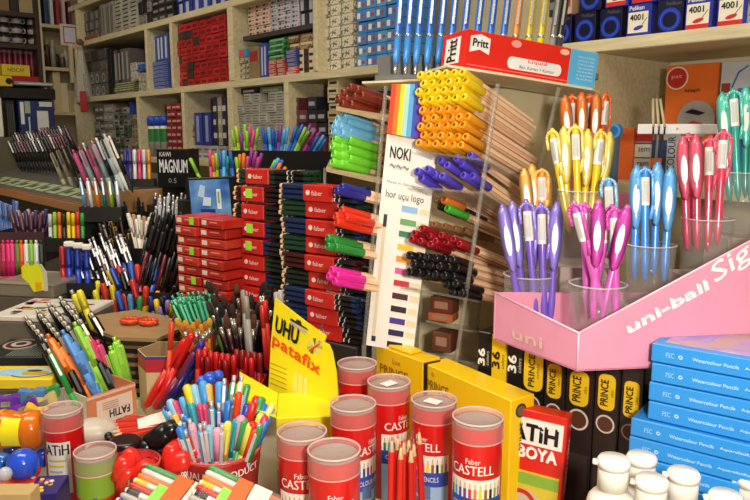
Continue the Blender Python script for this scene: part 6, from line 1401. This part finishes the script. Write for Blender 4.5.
# ---- low objects: sharpener tubs
tub(132, 462, .037, .93, 'red see-through tub of red sharpeners, left', 'C81E1E', 'QUALITY', clear=True, a0=-.2, a1=.9)
tub(183, 450, .040, .98, 'red see-through tub of red and black sharpeners, right', 'B81E1E', 'PRODUCT', clear=True, a0=-.1, a1=.8)
def sharp(x, y, D, c, lab, ry=0, s=1):
    m = Matrix.Translation(P(x, y, D)) @ Matrix.Rotation(ry, 4, 'Y') @ Matrix.Rotation(ry*1.7+.3, 4, 'Z')
    t = thing('sharpener', lab, 'sharpener', m)
    part('barrel', MB().lathe([(.006*s, -.016*s), (.013*s, -.014*s), (.014*s, .006*s), (.012*s, .012*s), (.008*s, .016*s)], M(c, .25), 18, sx=1, sy=.8), t)
    part('ribbed_cap', MB().lathe([((.0125+.0006*(k % 2))*s, (-.006+.003*k)*s) for k in range(5)], M(c, .2), 18, sy=.82, sx=1.05), t)
    part('blade', MB().box((-.004*s, -.0118*s, -.004*s), (.004*s, -.0108*s, .004*s), SILV), t); return t
for i, (x, y, D, r_) in enumerate(((124, 468, .90, .4), (133, 460, .93, -.6), (142, 471, .9, 1.0), (128, 478, .9, .2), (172, 455, .95, .3), (181, 448, .98, -.4), (190, 452, .96, .9), (178, 462, .94, 1.3), (168, 449, .99, .1))):
    sharp(x, y, D, 'E02A20', f'bright red sharpener in {"left" if i < 4 else "right"} see-through tub', r_, 1.05)
for i, (x, y, r_, s) in enumerate(((146, 452, .5, 1.25), (151, 462, .8, 1.1), (160, 437, 1.0, 1.35), (169, 433, .7, 1.2), (155, 445, .2, 1.1))):
    sharp(x, y, .985-.01*i*(i < 2), '151416', 'large black sharpener on top of the two tubs', r_, s)
t = thing('jar', 'small glossy red jar with black lid left of black sharpeners', 'jar', Matrix.Translation(P(126, 455, .98)))
part('jar_body', MB().lathe([(.019, -.02), (.021, 0), (.0205, .014)], M('B8181A', .2), 24), t); part('lid', MB().lathe([(.0215, .0142), (.0215, .022), (.018, .024)], M('2A1416', .3), 24), t); part('label', MB().box((-.017, -.0222, .0), (-.006, -.0195, .012), M('D8C8C0', .4)), t)
# red tray under pen box with black tipped red pencils
o = G(118, 470, 1.0); m = frame(G(84, 462, 1.005), x=V((.98, -.1, 0)))
t = thing('red_tray', 'flat red tray spreading between pen box and red tubs', 'tray', m)
part('tray_body', MB().box((.0, .0, 0), (.20, .14, .02), M('C83A2A', .35), .004), t)
block('display_riser', 'low block beneath the flat red tray', 'riser', m, (.02, .02, Z0-1.005+.0006), (.19, .13, -.0006), '8A4A3A')
solo('plastic_bag', MB().ball((0, 0, .016), .03, M('DDD0C0', .3, 0, 'clear', .3), 10, 6, sx=1.3, sz=.6), 'crumpled clear bag beside the salmon pen box', 'bag', Matrix.Translation(G(94, 440, 1.03)))
for i in range(6):
    q = P(105+i*1.5, 423+i*3.2, 1.12-.012*i); stick('pencil', (['C8281E', 'D83A28'][i % 2],), q, q+V((.13, .0, .006+.004*i)), .14, 'red pencil with black end lying before the pen box', cat='pencil', group='red pencils lying before the pen box')
    solo('black_bead', MB().ball((0, 0, 0), .0062, BLACK, 12, 7), 'round black end piece of a lying red pencil', 'bead', Matrix.Translation(q+V((-.004, 0, 0))), 'black end pieces')
m = frame(P(140, 438, 1.06), x=V((.85, .35, .05)), z=V((-.1, -.35, 1)))
solo('paper_card', MB().box((0, 0, 0), (.05, .045, .001), M('E4DCD0', .6)), 'white paper card tucked behind black sharpeners', 'card', m)
# ---- clear packs of markers at the bottom
def mpack(pl_, pt_, pr_, lab):
    o = P(*pl_); tp = P(*pt_); xr = (tp-o); dn = P(*pr_)-tp; W = xr.length; x = xr.normalized(); z = -(dn-x*dn.dot(x)).normalized(); H = dn.length*1.15
    m = frame(o-z*H, x=x, z=z)
    t = thing('marker_pack', lab, 'marker pack', m)
    part('blister', MB().box((0, -.012, 0), (W, -.0016, H), CLR, .004), t)
    part('backing_card', MB().box((0, -.0015, 0), (W, .0, H), M('D8622A', .45)), t)
    hu = ['2A4AA0', 'B8B0A8', '2A2A2C', 'C82A1E', 'F0C01E', 'F07A1E', 'D8D0C8', '3A9A4A']
    mb = MB(); plate(mb, W*.15, H*.15, W*.95, H*.40, M('E8D8C8', .4), -.0125); plate(mb, W*.2, H*.42, W*.95, H*.62, M('E8601E', .4), -.0125); plate(mb, W*.05, H*.62, W*.6, H*.74, M('8AE04A', .4), -.0130); part('printed_front', mb, t)
    for k in range(8): part('marker', MB().lathe([(.0034, 0), (.0034, .03), (.0038, .032, M(hu[k], .4)), (.0038, .048), (.0026, .051)], M(['F0EAE0', hu[k]][k % 2], .4), 8), t, mw=Matrix.Translation((W*(.06+.125*k), -.0068, H-.046)))
mpack((118, 508, .80), (152, 469, .86), (208, 505, .83), 'clear marker pack with orange card at bottom, left one')
mpack((188, 510, .80), (214, 470, .85), (268, 505, .83), 'clear marker pack with lime label at bottom, right one')
# ---- bottom left box of plastic pieces
gb = P(0, 384, 1.12); a = G(-30, 470, Z0)
cr_ = P(60, 470, 1.0); bxx = V((.93, .36, 0)).normalized(); m = frame(V((cr_.x, cr_.y, Z0+.0005))-bxx*.22, x=bxx)
t = thing('grey_bin', 'open grey cardboard bin of plastic pieces at left edge', 'bin', m); W = .22; Dp = .2; H = .075
GC = M('9E9484', .55); zb2 = P(30, 383, 1.2).z-Z0
part('bin_body', MB().box((0, 0, 0), (W, Dp, .003), GC).box((0, Dp-.003, .0031), (W, Dp, zb2), GC).box((W-.003, 0, .0031), (W, Dp-.0031, zb2*.55), GC).box((0, 0, .0031), (.003, Dp-.0031, zb2*.6), GC).box((.0031, 0, .0031), (W-.0031, .003, .03), GC), t)
BC = '2A50C8'
for i, (x, y, D, r_, c, nm) in enumerate(((23, 464, .93, .0205, '2A52D0', 'big blue'), (2, 462, .97, .013, '2A62B0', 'half hidden blue'), (43, 458, 1.0, .013, '2448B8', 'small blue'), (33, 470, .95, .010, 'C8381E', 'small red'), (5, 474, .9, .009, 'B8B8C0', 'small grey'), (12, 450, 1.02, .012, '1E3A90', 'navy blue'))):
    solo('plastic_ball', MB().ball((0, 0, 0), r_, M(c, .15), 24, 14), f'{nm} shiny ball in grey bin', 'ball', Matrix.Translation(P(x, y, D)))
def dumb(x, y, D, c, lab, s=1, ry=0):
    m = Matrix.Translation(P(x, y, D)) @ Matrix.Rotation(ry, 4, 'Y') @ Matrix.Rotation(.4, 4, 'Z')
    t = thing('plastic_sharpener', lab, 'sharpener', m)
    part('waisted_body', MB().lathe([(.009*s, -.018*s), (.013*s, -.016*s), (.0125*s, -.009*s), (.0085*s, 0), (.0125*s, .009*s), (.013*s, .016*s), (.009*s, .018*s)], M(c, .25), 4, smooth=False, ax=Matrix.Rotation(math.pi/2, 4, 'Y'), ph=.78), t)
    part('blade', MB().box((-.006*s, -.0095*s, -.004*s), (.006*s, -.0085*s, .004*s), SILV), t)
dumb(6, 402, 1.08, '6A34A8', 'purple waisted sharpener at left edge of bin', 1.1, .1)
dumb(24, 408, 1.06, '6A2AA0', 'dark purple waisted sharpener in middle of bin', 1.1, -.35)
dumb(32, 395, 1.12, '5A8AC0', 'pale blue waisted sharpener at back of bin', 1.1, .1)
dumb(48, 392, 1.14, '3A9A4A', 'green waisted sharpener at back of bin', 1.0, -.1)
dumb(44, 402, 1.1, 'D8C07A', 'cream waisted sharpener beside green one', 1.1, -.3)
dumb(36, 412, 1.04, 'F0C02A', 'yellow waisted sharpener above amber jar', .9, .5)
m = Matrix.Translation(P(19, 429, 1.0)) @ Matrix.Rotation(math.pi/2, 4, 'Y')
t = thing('amber_jar', 'amber see-through jar lying in bin with yellow price sticker', 'jar', m)
AM = M('D8701A', .15)
part('jar_body', MB().lathe([(.018, -.042), (.026, -.036), (.027, -.012), (.025, -.008), (.025, .008), (.027, .012), (.026, .03), (.018, .036)], AM, 32), t)
part('ridge', MB().lathe([(.0272, -.028), (.0282, -.024), (.0272, -.02)], M('E89A2A', .15), 32, cap0=False, cap1=False), t)
sm_ = MB(); pz = [(.0285*math.cos(q), .0285*math.sin(q)) for q in [math.pi+.75-1.6*k/8 for k in range(9)]]
vs = []
for (x, y) in pz: vs += [(x, y, -.013), (x, y, .013)]
# sticker wraps the side facing the viewer (local -y after the turn)
vs = []
for k in range(9):
    q = -math.pi/2-.95+1.5*k/8; vs += [(.0283*math.cos(q), .0283*math.sin(q), -.0130), (.0283*math.cos(q), .0283*math.sin(q), .0130)]
sm_.add(vs, [(2*k, 2*k+2, 2*k+3, 2*k+1) for k in range(8)], M('F6E41E', .4), True); part('price_sticker', sm_, t, 'yellow price sticker')
# patterned box and tan box in the corner
m = frame(P(-12, 500, .88), x=V((.97, .12, 0))); 
t = thing('patterned_box', 'box with red, yellow and violet flower print below the grey bin', 'box', m); H = m.translation.z-Z0
part('box_body', MB().box((0, 0, -H+.0006), (.083, .05, .004), M('2A1E6A', .4), .001), t)
mb = MB(); mb.box((.002, .002, .0042), (.045, .048, .0048), M('C8381E', .4))
for k in range(16): x, y = random.uniform(.03, .068), random.uniform(.004, .044); mb.slab([(x+.003*math.cos(q), y+.003*math.sin(q)) for q in [2*math.pi*j/8 for j in range(8)]], .0042, .0055, M(['F0D02A', 'E8D8E8', 'F0C81E', 'B83AA0'][k % 4], .4))
part('flower_print', mb, t)
m = frame(P(-14, 500, .80), x=V((.97, .0, 0))); H = P(0, 494, .80).z-Z0
m.translation.z = Z0+.0005
solo('tan_box', MB().box((0, 0, 0), (.050, .025, H), M('BFA068', .55), .001), 'plain tan cardboard box in bottom left corner', 'box', m)

# ================================================================ numbering of look-alikes by their place
from collections import defaultdict
bpy.context.view_layer.update()
by = defaultdict(list)
for o, base, ax in ORD: by[base].append((o, ax))
for base, l in by.items():
    if len(l) < 2: continue
    if l[0][1] == 'z':
        l.sort(key=lambda q: -q[0].matrix_world.translation.z); suf = 'from top'
    else:
        def key(q):
            o = q[0]; L = 0
            p = o.matrix_world @ V((0, 0, .13)) if 'pen' in o.name or 'brush' in o.name or 'felt' in o.name else o.matrix_world.translation
            return proj(p)[0]
        l.sort(key=key); suf = 'from left'
    for i, (o, ax) in enumerate(l): o['label'] = f'{base}, {nth(i)} {suf}'
    if 'group' not in l[0][0].keys():
        for o, ax in l: o['group'] = base
